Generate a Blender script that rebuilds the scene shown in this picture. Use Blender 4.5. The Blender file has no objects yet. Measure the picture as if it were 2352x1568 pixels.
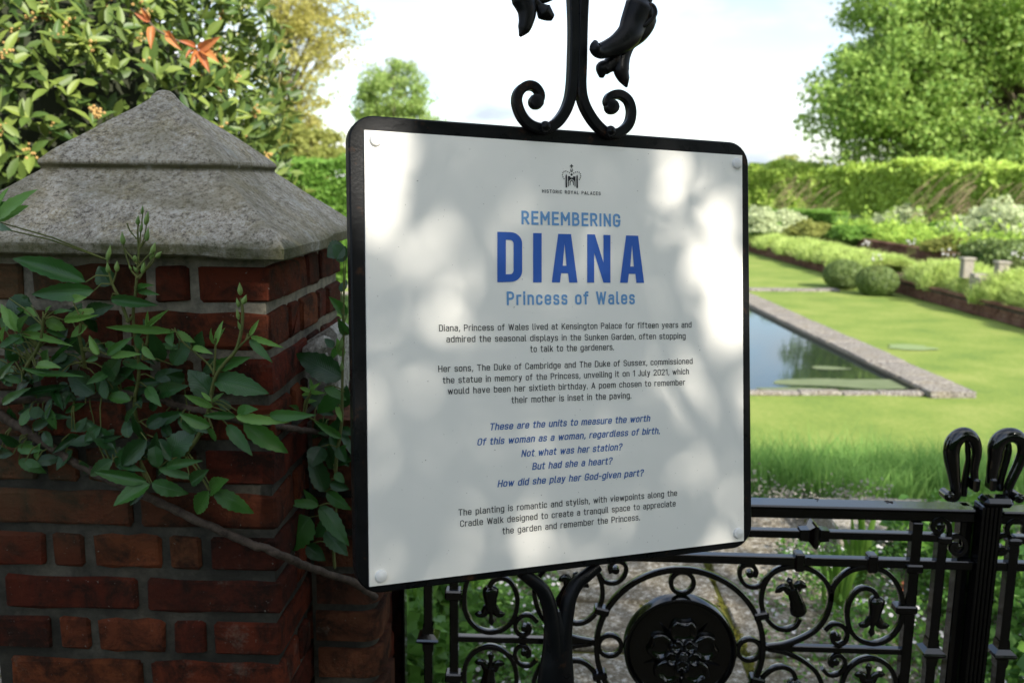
import bpy, math, random
import numpy as np
from mathutils import Vector, Matrix
random.seed(7); np.random.seed(7)
SC = bpy.context.scene
COL = SC.collection
R_ = math.radians

# ------------------------------------------------------------------ camera
F, CX, CY = 2113., 1176., 784.          # focal length and centre in units of a 2352 px wide picture
CAM = Vector((0, 0, 1.6))
CR = (Matrix.Rotation(R_(2.25), 3, 'Z') @ Matrix.Rotation(R_(90-9.9), 3, 'X') @ Matrix.Rotation(R_(.6), 3, 'Z'))
cd = bpy.data.cameras.new('camera'); cam = bpy.data.objects.new('camera', cd); COL.objects.link(cam)
cam.matrix_world = Matrix.Translation(CAM) @ CR.to_4x4()
cd.sensor_width = 36; cd.lens = F/2352*36; cd.clip_start = .05; cd.clip_end = 3000
cd.dof.use_dof = True; cd.dof.focus_distance = 1.36; cd.dof.aperture_fstop = 5.8
SC.camera = cam

# ------------------------------------------------------------------ light
SUN = Vector((.52, -.66, .56)).normalized()       # towards the sun
sun_el = math.asin(SUN.z)
W = bpy.data.worlds.new('World'); SC.world = W; W.use_nodes = True
nt = W.node_tree; nt.nodes.clear()
def N(t, typ, **kw):
    n = t.nodes.new(typ)
    for k, v in kw.items():
        if k.startswith('i_'): n.inputs[int(k[2:]) if k[2:].isdigit() else k[2:]].default_value = v
        else: setattr(n, k, v)
    return n
sky = N(nt, 'ShaderNodeTexSky', sky_type='NISHITA', sun_disc=False, sun_elevation=sun_el,
        sun_rotation=math.atan2(SUN.x, SUN.y), air_density=1.0, dust_density=1.0, ozone_density=1.0)
tc = N(nt, 'ShaderNodeTexCoord'); sep = N(nt, 'ShaderNodeSeparateXYZ')
nt.links.new(tc.outputs['Generated'], sep.inputs[0])
ad = N(nt, 'ShaderNodeMath', operation='ADD'); ad.inputs[1].default_value = .22
nt.links.new(sep.outputs['Z'], ad.inputs[0])
mx_ = N(nt, 'ShaderNodeMath', operation='MAXIMUM'); mx_.inputs[1].default_value = .1
nt.links.new(ad.outputs[0], mx_.inputs[0])
dx = N(nt, 'ShaderNodeMath', operation='DIVIDE'); dy = N(nt, 'ShaderNodeMath', operation='DIVIDE')
for d_, ax in ((dx, 'X'), (dy, 'Y')):
    nt.links.new(sep.outputs[ax], d_.inputs[0]); nt.links.new(mx_.outputs[0], d_.inputs[1])
cmb = N(nt, 'ShaderNodeCombineXYZ'); nt.links.new(dx.outputs[0], cmb.inputs[0]); nt.links.new(dy.outputs[0], cmb.inputs[1])
cn = N(nt, 'ShaderNodeTexNoise'); cn.inputs['Scale'].default_value = 1.35; cn.inputs['Detail'].default_value = 6
cn.inputs['Roughness'].default_value = .52
nt.links.new(cmb.outputs[0], cn.inputs['Vector'])
cr = N(nt, 'ShaderNodeValToRGB'); cr.color_ramp.elements[0].position = .42; cr.color_ramp.elements[1].position = .60
cr.color_ramp.elements[0].color = (.10, .10, .10, 1)
nt.links.new(cn.outputs[0], cr.inputs[0])
cn2 = N(nt, 'ShaderNodeTexNoise'); cn2.inputs['Scale'].default_value = 1.1; cn2.inputs['Detail'].default_value = 5; cn2.inputs['Roughness'].default_value = .5
mp = N(nt, 'ShaderNodeMapping'); mp.inputs['Location'].default_value = (3.1, 1.7, 0); nt.links.new(cmb.outputs[0], mp.inputs[0]); nt.links.new(mp.outputs[0], cn2.inputs['Vector'])
cr2 = N(nt, 'ShaderNodeValToRGB'); cr2.color_ramp.elements[0].position = .40; cr2.color_ramp.elements[1].position = .58
cr2.color_ramp.elements[0].color = (.50, .56, .63, 1); nt.links.new(cn2.outputs[0], cr2.inputs[0])
sc2 = N(nt, 'ShaderNodeMix', data_type='RGBA', blend_type='MULTIPLY'); sc2.inputs['Factor'].default_value = 1; sc2.inputs['B'].default_value = (5.6, 5.65, 5.75, 1)
nt.links.new(cr2.outputs[0], sc2.inputs['A'])
mixc = N(nt, 'ShaderNodeMix', data_type='RGBA'); nt.links.new(sc2.outputs['Result'], mixc.inputs['B'])
nt.links.new(cr.outputs[0], mixc.inputs['Factor']); nt.links.new(sky.outputs[0], mixc.inputs['A'])
bg = N(nt, 'ShaderNodeBackground'); bg.inputs['Strength'].default_value = .07
nt.links.new(mixc.outputs['Result'], bg.inputs[0])
wo = N(nt, 'ShaderNodeOutputWorld'); nt.links.new(bg.outputs[0], wo.inputs[0])
sl = bpy.data.lights.new('sun', 'SUN'); sl.energy = 2.3; sl.angle = R_(.55); sl.color = (1, .95, .86)
so = bpy.data.objects.new('sun', sl); COL.objects.link(so); so.rotation_euler = SUN.to_track_quat('Z', 'Y').to_euler()
SC.view_settings.view_transform = 'Standard'; SC.view_settings.look = 'None'
SC.view_settings.gamma = 1; SC.view_settings.exposure = 2.0
SC.cycles.max_bounces = 6; SC.cycles.transparent_max_bounces = 4

# ------------------------------------------------------------------ projection helpers (pixels of the survey -> points in the place)
def ray(x, y): return CR @ Vector(((x-CX)/F, -(y-CY)/F, -1.))
def onY(x, y, Y): d = ray(x, y); return CAM + d*(Y/d.y)
def onZ(x, y, Z): d = ray(x, y); return CAM + d*((Z-1.6)/d.z)
GA = R_(3.5)
GM = Matrix.Rotation(GA, 3, 'Z')
def g2w(gx, gy, z): return GM @ Vector((gx, gy, z))

# ------------------------------------------------------------------ materials
MATS = {}
def principled(name, rough=.6, spec=.5, metal=0., coat=0.):
    m = bpy.data.materials.new(name); m.use_nodes = True; t = m.node_tree
    b = t.nodes['Principled BSDF']; b.inputs['Roughness'].default_value = rough
    b.inputs['Specular IOR Level'].default_value = spec; b.inputs['Metallic'].default_value = metal
    b.inputs['Coat Weight'].default_value = coat; b.inputs['Coat Roughness'].default_value = .08
    MATS[name] = m
    return m, t, b
def noise(t, scale, detail=4, rough=.55, coord='Object', vec=None, dist=0):
    n = N(t, 'ShaderNodeTexNoise'); n.inputs['Scale'].default_value = scale
    n.inputs['Detail'].default_value = detail; n.inputs['Roughness'].default_value = rough
    n.inputs['Distortion'].default_value = dist
    if vec is None: vec = N(t, 'ShaderNodeTexCoord').outputs[coord]
    t.links.new(vec, n.inputs['Vector']); return n.outputs[0]
def ramp(t, fac, stops, interp='LINEAR'):
    r = N(t, 'ShaderNodeValToRGB'); r.color_ramp.interpolation = interp; e = r.color_ramp.elements
    while len(e) < len(stops): e.new(.5)
    for k, (p, c) in enumerate(stops):
        e[k].position = p; e[k].color = (c, c, c, 1) if not isinstance(c, tuple) else (*c, 1)
    t.links.new(fac, r.inputs[0]); return r.outputs[0]
def mixn(t, fac, a, b, mode='MIX'):
    m = N(t, 'ShaderNodeMix', data_type='RGBA', blend_type=mode)
    for s, v in (('Factor', fac), ('A', a), ('B', b)):
        if isinstance(v, (int, float)): m.inputs[s].default_value = v
        elif isinstance(v, tuple): m.inputs[s].default_value = (*v, 1)
        else: t.links.new(v, m.inputs[s])
    return m.outputs['Result']
def bump(t, b, h, strength=.3, dist=.01, prev=None):
    n = N(t, 'ShaderNodeBump'); n.inputs['Strength'].default_value = strength; n.inputs['Distance'].default_value = dist
    t.links.new(h, n.inputs['Height'])
    if prev is not None: t.links.new(prev, n.inputs['Normal'])
    t.links.new(n.outputs[0], b.inputs['Normal']); return n.outputs[0]
def orand(t): return N(t, 'ShaderNodeObjectInfo').outputs['Random']
def wpos(t): return N(t, 'ShaderNodeNewGeometry').outputs['Position']

def m_paint():                      # black iron paint
    m, t, b = principled('black_gloss_paint', .07, .85)
    c = noise(t, 60, 6, vec=wpos(t)); b.inputs['Base Color'].default_value = (.002, .002, .0025, 1)
    t.links.new(ramp(t, c, [(.3, .04), (.8, .10)]), b.inputs['Roughness'])
    bump(t, b, noise(t, 50, 2, vec=wpos(t)), .05, .0012)
    return m
def m_frame():                      # older satin paint with rust specks
    m, t, b = principled('weathered_black_paint', .4, .15)
    w = wpos(t)
    rust = ramp(t, noise(t, 34, 8, .7, vec=w), [(.56, 0.), (.64, 1.)])
    fine = ramp(t, noise(t, 150, 4, .6, vec=w), [(.45, 0.), (.6, 1.)])
    mm = N(t, 'ShaderNodeMath', operation='MULTIPLY'); t.links.new(rust, mm.inputs[0]); t.links.new(fine, mm.inputs[1])
    t.links.new(mixn(t, mm.outputs[0], (.0045, .0047, .0055), (.040, .019, .010)), b.inputs['Base Color'])
    t.links.new(ramp(t, noise(t, 40, 5, vec=w), [(.3, .22), (.7, .45)]), b.inputs['Roughness'])
    p = bump(t, b, noise(t, 220, 5, .65, vec=w), .22, .001)
    bump(t, b, noise(t, 45, 4, vec=w), .09, .002, p)
    return m
def m_panel():
    m, t, b = principled('enamel_white', .38, .4)
    w = wpos(t)
    c = mixn(t, ramp(t, noise(t, 5, 5, vec=w), [(.35, 0.), (.7, .6)]), (.85, .815, .745), (.80, .775, .71))
    sp = ramp(t, noise(t, 260, 2, .5, vec=w), [(.745, 0.), (.77, .7)])
    c = mixn(t, sp, c, (.22, .19, .15))
    t.links.new(c, b.inputs['Base Color'])
    return m
def flat(name, col, rough=.5, spec=.4):
    m, t, b = principled(name, rough, spec); b.inputs['Base Color'].default_value = (*col, 1); return m
def m_brick(name, cols, moss=.5):
    m, t, b = principled(name, .95, .10)
    r = orand(t); w = wpos(t)
    base = ramp(t, r, cols)
    n1 = noise(t, 16, 7, .7, vec=w, dist=.6)
    c = mixn(t, ramp(t, n1, [(.42, 0.), (.60, .88)]), base, (.024, .015, .011))      # burnt, sooty areas
    n2 = noise(t, 70, 6, .7, vec=w)
    c = mixn(t, ramp(t, n2, [(.5, 0.), (.75, .5)]), c, (.15, .038, .018))
    c = mixn(t, ramp(t, noise(t, 120, 3, .6, vec=w), [(.69, 0.), (.76, .7)]), c, (.30, .27, .22))
    c = mixn(t, ramp(t, noise(t, 7, 8, .75, vec=w), [(.60, 0.), (.72, .55)]), c, (.20, .17, .13))
    sp = N(t, 'ShaderNodeSeparateXYZ'); t.links.new(w, sp.inputs[0])
    # lichen bloom on the left of the pier
    mg = noise(t, 4.2, 5, .6, vec=w)
    sx = N(t, 'ShaderNodeMapRange'); sx.inputs[1].default_value = -.55; sx.inputs[2].default_value = -.85
    t.links.new(sp.outputs['X'], sx.inputs[0])
    sz = N(t, 'ShaderNodeMapRange'); sz.inputs[1].default_value = .95; sz.inputs[2].default_value = 1.05
    t.links.new(sp.outputs['Z'], sz.inputs[0])
    m1 = N(t, 'ShaderNodeMath', operation='MULTIPLY'); t.links.new(sx.outputs[0], m1.inputs[0]); t.links.new(sz.outputs[0], m1.inputs[1])
    m2 = N(t, 'ShaderNodeMath', operation='MULTIPLY'); t.links.new(m1.outputs[0], m2.inputs[0])
    t.links.new(ramp(t, mg, [(.36, .2), (.62, 1.)]), m2.inputs[1])
    m3 = N(t, 'ShaderNodeMath', operation='MULTIPLY'); t.links.new(m2.outputs[0], m3.inputs[0]); m3.inputs[1].default_value = moss
    c = mixn(t, m3.outputs[0], c, (.105, .098, .052))
    t.links.new(c, b.inputs['Base Color'])
    p = bump(t, b, noise(t, 45, 8, .78, vec=w), .95, .014)
    bump(t, b, noise(t, 260, 3, .6, vec=w), .4, .0015, p)
    return m
def m_mortar():
    m, t, b = principled('lime_mortar', .95, .15); w = wpos(t)
    c = ramp(t, noise(t, 30, 7, .7, vec=w), [(.3, (.10, .092, .073)), (.5, (.25, .225, .17)), (.75, (.42, .37, .28))])
    sp = N(t, 'ShaderNodeSeparateXYZ'); t.links.new(w, sp.inputs[0])
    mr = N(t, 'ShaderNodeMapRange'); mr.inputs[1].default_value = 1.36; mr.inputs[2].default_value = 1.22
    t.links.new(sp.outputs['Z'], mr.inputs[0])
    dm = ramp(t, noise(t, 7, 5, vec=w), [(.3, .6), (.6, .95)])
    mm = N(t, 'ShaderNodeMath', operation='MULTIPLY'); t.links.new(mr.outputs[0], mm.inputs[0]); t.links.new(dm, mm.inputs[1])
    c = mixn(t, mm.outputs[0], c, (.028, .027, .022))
    t.links.new(c, b.inputs['Base Color'])
    p = bump(t, b, noise(t, 80, 7, .8, vec=w), .9, .008)
    return m
def m_stone(name, a, bcol, lichen, dark, sc=1.):
    m, t, b = principled(name, .92, .2); w = wpos(t)
    c = ramp(t, noise(t, 9*sc, 8, .72, vec=w), [(.3, a), (.7, bcol)])
    c = mixn(t, ramp(t, noise(t, 13*sc, 6, .7, vec=w), [(.5, 0.), (.64, .75)]), c, lichen)
    gr = noise(t, 120*sc, 6, .88, vec=w)
    c = mixn(t, ramp(t, gr, [(.40, 1.), (.49, 0.)]), c, dark)
    c = mixn(t, ramp(t, gr, [(.52, 0.), (.62, .8)]), c, (.66, .64, .59))
    c = mixn(t, ramp(t, noise(t, 26*sc, 4, .6, vec=w), [(.66, 0.), (.72, .85)]), c, dark)
    t.links.new(c, b.inputs['Base Color'])
    p = bump(t, b, noise(t, 190*sc, 6, .8, vec=w), .9, .005)
    bump(t, b, noise(t, 38*sc, 5, .7, vec=w), .7, .01, p)
    return m
def m_cap():
    m = m_stone('coping_stone', (0.3329, 0.2941, 0.2364), (0.5635, 0.4982, 0.3941), (0.3841, 0.3182, 0.1811), (0.1088, 0.0937, 0.0766))
    t = m.node_tree; b = t.nodes['Principled BSDF']; w = wpos(t)
    src = b.inputs['Base Color'].links[0].from_socket
    g = N(t, 'ShaderNodeNewGeometry'); sp = N(t, 'ShaderNodeSeparateXYZ'); t.links.new(w, sp.inputs[0])
    z = N(t, 'ShaderNodeMapRange'); z.inputs[1].default_value = 1.513; z.inputs[2].default_value = 1.495   # moss on the damp lip
    t.links.new(sp.outputs['Z'], z.inputs[0])
    mm = N(t, 'ShaderNodeMath', operation='MULTIPLY'); t.links.new(z.outputs[0], mm.inputs[0])
    t.links.new(ramp(t, noise(t, 11, 5, vec=w), [(.3, .35), (.6, .95)]), mm.inputs[1])
    c = mixn(t, mm.outputs[0], src, (.075, .078, .026))
    z2 = N(t, 'ShaderNodeMath', operation='SUBTRACT'); t.links.new(sp.outputs['Z'], z2.inputs[0]); z2.inputs[1].default_value = 1.617
    z3 = N(t, 'ShaderNodeMath', operation='ABSOLUTE'); t.links.new(z2.outputs[0], z3.inputs[0])
    z4 = N(t, 'ShaderNodeMapRange'); z4.inputs[1].default_value = .008; z4.inputs[2].default_value = .002; t.links.new(z3.outputs[0], z4.inputs[0])
    c = mixn(t, z4.outputs[0], c, (.07, .066, .028))
    c = mixn(t, ramp(t, noise(t, 5, 7, .7, vec=w, dist=.8), [(.48, 0.), (.62, .55)]), c, (.20, .175, .10))
    c = mixn(t, ramp(t, noise(t, 8, 8, .75, vec=w), [(.57, 0.), (.66, .6)]), c, (.46, .45, .41))
    sc3 = N(t, 'ShaderNodeMapping'); sc3.inputs['Scale'].default_value = (1, 1, .12); t.links.new(w, sc3.inputs[0])
    c = mixn(t, ramp(t, noise(t, 30, 5, .6, vec=sc3.outputs[0]), [(.58, 0.), (.72, .45)]), c, (.085, .08, .07))
    t.links.new(c, b.inputs['Base Color']); return m
def m_leaf(name, c1, c2, rough=.35, trans=.25, veins=True, spec=.5, vary=True):
    m, t, b = principled(name, rough, spec)
    r = orand(t) if vary else noise(t, 3.1, 3, vec=wpos(t))
    uv = N(t, 'ShaderNodeUVMap').outputs[0]
    if not vary:
        pt = N(t, 'ShaderNodeNewGeometry').outputs['Random Per Island']; r = mixn(t, .75, r, pt)
    c = ramp(t, r, [(.15, c1), (.85, c2)])
    sx = N(t, 'ShaderNodeSeparateXYZ'); t.links.new(uv, sx.inputs[0])
    if veins:
        a = N(t, 'ShaderNodeMath', operation='SUBTRACT'); t.links.new(sx.outputs['X'], a.inputs[0]); a.inputs[1].default_value = .5
        a2 = N(t, 'ShaderNodeMath', operation='ABSOLUTE'); t.links.new(a.outputs[0], a2.inputs[0])
        a3 = N(t, 'ShaderNodeMath', operation='MULTIPLY_ADD'); t.links.new(a2.outputs[0], a3.inputs[0]); a3.inputs[1].default_value = -.42
        t.links.new(sx.outputs['Y'], a3.inputs[2])
        s = N(t, 'ShaderNodeMath', operation='MULTIPLY'); t.links.new(a3.outputs[0], s.inputs[0]); s.inputs[1].default_value = 62
        s2 = N(t, 'ShaderNodeMath', operation='SINE'); t.links.new(s.outputs[0], s2.inputs[0])
        ab = N(t, 'ShaderNodeMath', operation='ABSOLUTE'); t.links.new(s2.outputs[0], ab.inputs[0])
        pw = N(t, 'ShaderNodeMath', operation='POWER'); t.links.new(ab.outputs[0], pw.inputs[0]); pw.inputs[1].default_value = .4
        mid = ramp(t, a2.outputs[0], [(0., 0.), (.035, 1.)])
        hh = N(t, 'ShaderNodeMath', operation='MULTIPLY'); t.links.new(pw.outputs[0], hh.inputs[0]); t.links.new(mid, hh.inputs[1])
        bump(t, b, hh.outputs[0], .35, .0015)
        c = mixn(t, ramp(t, hh.outputs[0], [(.0, .22), (.6, 0.)]), c, tuple(min(1, v*2.0+.01) for v in c2))
    t.links.new(c, b.inputs['Base Color'])
    if trans:
        tr = N(t, 'ShaderNodeBsdfTranslucent')
        t.links.new(mixn(t, .5, c, tuple(min(1, v*1.9) for v in c2)), tr.inputs[0])
        ms = N(t, 'ShaderNodeMixShader'); ms.inputs[0].default_value = trans
        t.links.new(b.outputs[0], ms.inputs[1]); t.links.new(tr.outputs[0], ms.inputs[2])
        t.links.new(ms.outputs[0], t.nodes['Material Output'].inputs[0])
    return m
def m_bark(name, a, bcol, sc=1.):
    m, t, b = principled(name, .85, .25)
    w = wpos(t)
    n = noise(t, 60*sc, 6, .7, vec=w)
    t.links.new(ramp(t, n, [(.3, a), (.7, bcol)]), b.inputs['Base Color']); bump(t, b, n, .8, .004/sc); return m
def m_ground(name, stops, s1=.6, s2=9., bs=.3, rough=.95):
    m, t, b = principled(name, rough, .15); w = wpos(t)
    n = mixn(t, .45, noise(t, s1, 5, vec=w), noise(t, s2, 6, .7, vec=w))
    t.links.new(ramp(t, n, stops), b.inputs['Base Color']); bump(t, b, noise(t, s2*4, 4, .7, vec=w), bs, .02); return m

PAINT = m_paint(); FRAME = m_frame(); PANEL = m_panel()
BLUE = flat('blue_print', (.022, .100, .42)); LBLUE = flat('light_blue_print', (.13, .30, .55)); INK = flat('black_print', (.012, .012, .014))
MBLUE = flat('mid_blue_print', (.03, .105, .33))
BUTTON = flat('white_screw_cap', (.70, .69, .66), .35)
BRICK = m_brick('old_red_brick', [(0., (0.0384, 0.0161, 0.011)), (.2, (0.1216, 0.0253, 0.0132)), (.4, (0.1984, 0.0575, 0.022)), (.6, (0.0704, 0.0207, 0.0132)), (.8, (0.2112, 0.0368, 0.0165)), (1., (0.1536, 0.0633, 0.0286))])
BRICK2 = m_brick('rubbed_orange_brick', [(0., (0.1224, 0.043, 0.0232)), (.5, (0.1632, 0.0655, 0.0321)), (1., (0.0868, 0.0393, 0.025))], 0)
MORTAR = m_mortar(); CAP = m_cap()
SCROLL = m_stone('carved_limestone', (0.312, 0.3, 0.264), (0.48, 0.456, 0.396), (0.288, 0.276, 0.204), (0.144, 0.132, 0.12))
PAVE = m_stone('york_stone', (0.1512, 0.128, 0.0941), (0.2484, 0.2099, 0.1523), (0.2052, 0.1741, 0.1075), (0.0756, 0.0614, 0.0448), .35)
STEP = m_stone('pale_step_stone', (0.216, 0.1935, 0.153), (0.324, 0.288, 0.234), (0.27, 0.234, 0.162), (0.108, 0.099, 0.081), .5)
COPE = m_stone('pond_coping_stone', (0.1445, 0.1275, 0.1105), (0.255, 0.2253, 0.187), (0.1955, 0.1615, 0.102), (0.0595, 0.051, 0.0467), .25)
TERR = m_ground('terrace_brick', [(.35, (.07, .035, .025)), (.5, (.15, .075, .05)), (.7, (.26, .17, .12))], 2, 14, .5)
ROSE_D = m_leaf('rose_leaf_dark', (0.0106, 0.045, 0.0095), (0.0194, 0.075, 0.0136), .30, .12, True, .5)
ROSE_M = m_leaf('rose_leaf_mid', (0.025, 0.0935, 0.016), (0.05, 0.1485, 0.0224), .32, .2, True, .5)
ROSE_L = m_leaf('rose_leaf_young', (0.102, 0.228, 0.042), (0.156, 0.312, 0.06), .4, .3, True, .5)
BUD = m_leaf('rose_bud_green', (.14, .24, .06), (.20, .30, .08), .5, .1, False)
STEMG = m_bark('green_cane', (.07, .10, .025), (.13, .13, .04)); STEMW = m_bark('woody_cane', (.028, .020, .014), (.115, .085, .062))
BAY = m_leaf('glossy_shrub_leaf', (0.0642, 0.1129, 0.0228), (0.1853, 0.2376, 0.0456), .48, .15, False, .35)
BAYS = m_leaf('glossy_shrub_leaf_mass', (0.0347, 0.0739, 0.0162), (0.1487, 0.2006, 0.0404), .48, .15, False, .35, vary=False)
BAYO = m_leaf('withered_orange_leaf', (.34, .10, .035), (.50, .20, .06), .5, .25, False)
BERRY = flat('tan_flower_bud', (.40, .25, .085), .7)
LEAF_OAK = m_leaf('tree_leaf_green', (0.1594, 0.276, 0.0658), (0.3187, 0.4356, 0.1056), .55, .4, False, .2, vary=False)
LEAF_YEL = m_leaf('young_yellow_leaf', (.30, .29, .085), (.46, .42, .14), .6, .45, False, .2, vary=False)
LEAF_LIME = m_leaf('lime_leaf', (0.1125, 0.2323, 0.036), (0.1969, 0.3354, 0.0601), .55, .4, False, .2, vary=False)
LEAF_FAR = m_leaf('far_tree_leaf', (0.1827, 0.2793, 0.0736), (0.2988, 0.3841, 0.1156), .6, .4, False, .2, vary=False)
LEAF_HEDGE = m_leaf('arbour_leaf', (0.2835, 0.4256, 0.0788), (0.4914, 0.6305, 0.1417), .55, .4, False, .2, vary=False)
LEAF_OLIVE = m_leaf('olive_bush_leaf', (.20, .23, .06), (.32, .33, .09), .6, .4, False, .2, vary=False)
LEAF_WHITE = m_leaf('white_variegated_leaf', (0.3496, 0.4105, 0.2153), (0.552, 0.606, 0.3643), .6, .3, False, .2, vary=False)
LEAF_BOX = m_leaf('box_leaf', (0.1003, 0.1552, 0.0416), (0.1732, 0.2329, 0.0668), .5, .2, False, .3, vary=False)
LEAF_CAT = m_leaf('catmint_leaf', (0.3208, 0.4562, 0.114), (0.5453, 0.6558, 0.2138), .7, .35, False, .15, vary=False)
LEAF_MIX = m_leaf('border_leaf', (0.1984, 0.3364, 0.0579), (0.4134, 0.5559, 0.0992), .6, .35, False, .2, vary=False)
LEAF_NEAR = m_leaf('ground_plant_leaf', (0.0517, 0.138, 0.0253), (0.138, 0.276, 0.046), .5, .3, False, .3, vary=False)
BLADE = m_leaf('grass_blade', (0.1053, 0.2288, 0.0498), (0.2387, 0.3973, 0.1017), .6, .35, False, .15, vary=False)
PETAL = flat('daisy_petal', (.5, .48, .47), .6)
LAWN = m_ground('lawn_grass', [(.38, (0.1294, 0.1971, 0.0419)), (.5, (0.1849, 0.248, 0.0514)), (.62, (0.2465, 0.2862, 0.0748))], .9, 14, .6)
SOIL = m_ground('bed_soil', [(.3, (.035, .03, .018)), (.6, (.09, .075, .045)), (.8, (.06, .10, .02))], 1.5, 14)
MOSS = m_ground('joint_moss', [(.3, (.07, .075, .02)), (.5, (.13, .125, .022)), (.7, (.08, .10, .02))], 3, 30)
BARK = m_bark('tree_bark', (.06, .045, .03), (.16, .13, .09), .1)
ALGAE = m_ground('algae_mat', [(.3, (.10, .13, .06)), (.6, (.16, .19, .10)), (.8, (.22, .24, .15))], 1.5, 8, .1, .7)
TERRA = flat('terracotta', (.32, .10, .045), .8)
HCORE = flat('hedge_shade_core', (.065, .125, .02), .9)  # dark green filling, painted as the shaded inside of hedges and bushes
def m_water():
    m, t, b = principled('pond_water', .03, .6)
    b.inputs['Base Color'].default_value = (.02, .028, .02, 1); b.inputs['IOR'].default_value = 1.33
    bump(t, b, noise(t, 5, 3, vec=wpos(t)), .06, .02); return m
WATER = m_water()

# ------------------------------------------------------------------ mesh builder
class MB:
    def __init__(s): s.v = []; s.f = []
    def add(s, vs, fs):
        n = len(s.v); s.v.extend(Vector(v) for v in vs); s.f.extend([tuple(i+n for i in f) for f in fs]); return s
    def box(s, a, b, c=0., M=None):
        x0, y0, z0 = a; x1, y1, z1 = b
        if c <= 0:
            vs = [(x, y, z) for x in (x0, x1) for y in (y0, y1) for z in (z0, z1)]
            fs = [(0, 1, 3, 2), (4, 6, 7, 5), (0, 4, 5, 1), (2, 3, 7, 6), (0, 2, 6, 4), (1, 5, 7, 3)]
        else:
            vs = []; idx = {}
            for i, x in enumerate((x0, x1)):
                for j, y in enumerate((y0, y1)):
                    for k, z in enumerate((z0, z1)):
                        sx, sy, sz = (c if i == 0 else -c), (c if j == 0 else -c), (c if k == 0 else -c)
                        idx[i, j, k] = len(vs); vs += [(x, y+sy, z+sz), (x+sx, y, z+sz), (x+sx, y+sy, z)]
            g = lambda i, j, k, a_: idx[i, j, k]+a_
            fs = []
            for i in (0, 1):
                q = [g(i, 0, 0, 0), g(i, 1, 0, 0), g(i, 1, 1, 0), g(i, 0, 1, 0)]; fs.append(q if i else q[::-1])
                q = [g(0, i, 0, 1), g(0, i, 1, 1), g(1, i, 1, 1), g(1, i, 0, 1)]; fs.append(q if i else q[::-1])
                q = [g(0, 0, i, 2), g(1, 0, i, 2), g(1, 1, i, 2), g(0, 1, i, 2)]; fs.append(q if i else q[::-1])
            for i in (0, 1):
                for j in (0, 1):
                    e = i ^ j
                    q = [g(i, j, 0, 0), g(i, j, 0, 1), g(i, j, 1, 1), g(i, j, 1, 0)]; fs.append(q if not e else q[::-1])
                    q = [g(i, 0, j, 0), g(i, 1, j, 0), g(i, 1, j, 2), g(i, 0, j, 2)]; fs.append(q if e else q[::-1])
                    q = [g(0, i, j, 1), g(1, i, j, 1), g(1, i, j, 2), g(0, i, j, 2)]; fs.append(q if not e else q[::-1])
                    for k in (0, 1):
                        q = [g(i, j, k, 0), g(i, j, k, 1), g(i, j, k, 2)]; fs.append(q if (i ^ j ^ k) else q[::-1])
            fs = [tuple(q) for q in fs]
        if M is not None: vs = [M @ Vector(v) for v in vs]
        return s.add(vs, fs)
    def sweep(s, pts, prof, nrm=None, scales=None, cap=True):
        """prof: list of (a,b) in the frame (side, normal); nrm fixes the frame's normal"""
        pts = [Vector(p) for p in pts]; n = len(pts); k = len(prof); base = len(s.v); up = None
        for i, p in enumerate(pts):
            t = (pts[min(i+1, n-1)]-pts[max(i-1, 0)]).normalized()
            if nrm is not None: up = Vector(nrm); side = up.cross(t)
            else:
                if up is None: up = t.orthogonal().normalized()
                up = (up - t*up.dot(t)); up = up.normalized() if up.length > 1e-6 else t.orthogonal().normalized(); side = up.cross(t)
            side = side.normalized() if side.length > 1e-6 else t.orthogonal()
            sc = 1. if scales is None else scales[i] if isinstance(scales, (list, tuple)) else scales
            for a, b in prof: s.v.append(p + side*a*sc + up*b*sc)
        for i in range(n-1):
            for j in range(k):
                j2 = (j+1) % k; s.f.append((base+i*k+j, base+i*k+j2, base+(i+1)*k+j2, base+(i+1)*k+j))
        if cap: s.f.append(tuple(base+j for j in range(k))[::-1]); s.f.append(tuple(base+(n-1)*k+j for j in range(k)))
        return s
    def tube(s, pts, r, seg=8, nrm=None):
        rr = r if isinstance(r, (list, tuple)) else [r]*len(pts)
        return s.sweep(pts, [(math.cos(2*math.pi*j/seg), math.sin(2*math.pi*j/seg)) for j in range(seg)], nrm, list(rr))
    def ball(s, c, r, seg=10, ring=6, sq=(1, 1, 1)):
        c = Vector(c); vs = [c+Vector((0, 0, r*sq[2]))]; fs = []
        for i in range(1, ring):
            a = math.pi*i/ring
            for j in range(seg):
                b = 2*math.pi*j/seg; vs.append(c+Vector((r*sq[0]*math.sin(a)*math.cos(b), r*sq[1]*math.sin(a)*math.sin(b), r*sq[2]*math.cos(a))))
        vs.append(c-Vector((0, 0, r*sq[2])))
        for j in range(seg): fs.append((0, 1+j, 1+(j+1) % seg))
        for i in range(ring-2):
            for j in range(seg):
                a = 1+i*seg; fs.append((a+j, a+seg+j, a+seg+(j+1) % seg, a+(j+1) % seg))
        a = 1+(ring-2)*seg; l = len(vs)-1
        for j in range(seg): fs.append((l, a+(j+1) % seg, a+j))
        return s.add(vs, fs)
    def prism(s, poly, f, d0, d1):
        """poly of (u,v) points; f(u,v,d)->world"""
        n = len(poly); vs = [f(u, v, d0) for u, v in poly]+[f(u, v, d1) for u, v in poly]
        fs = [tuple(range(n))[::-1], tuple(range(n, 2*n))]+[(i, (i+1) % n, n+(i+1) % n, n+i) for i in range(n)]
        return s.add(vs, fs)
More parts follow.
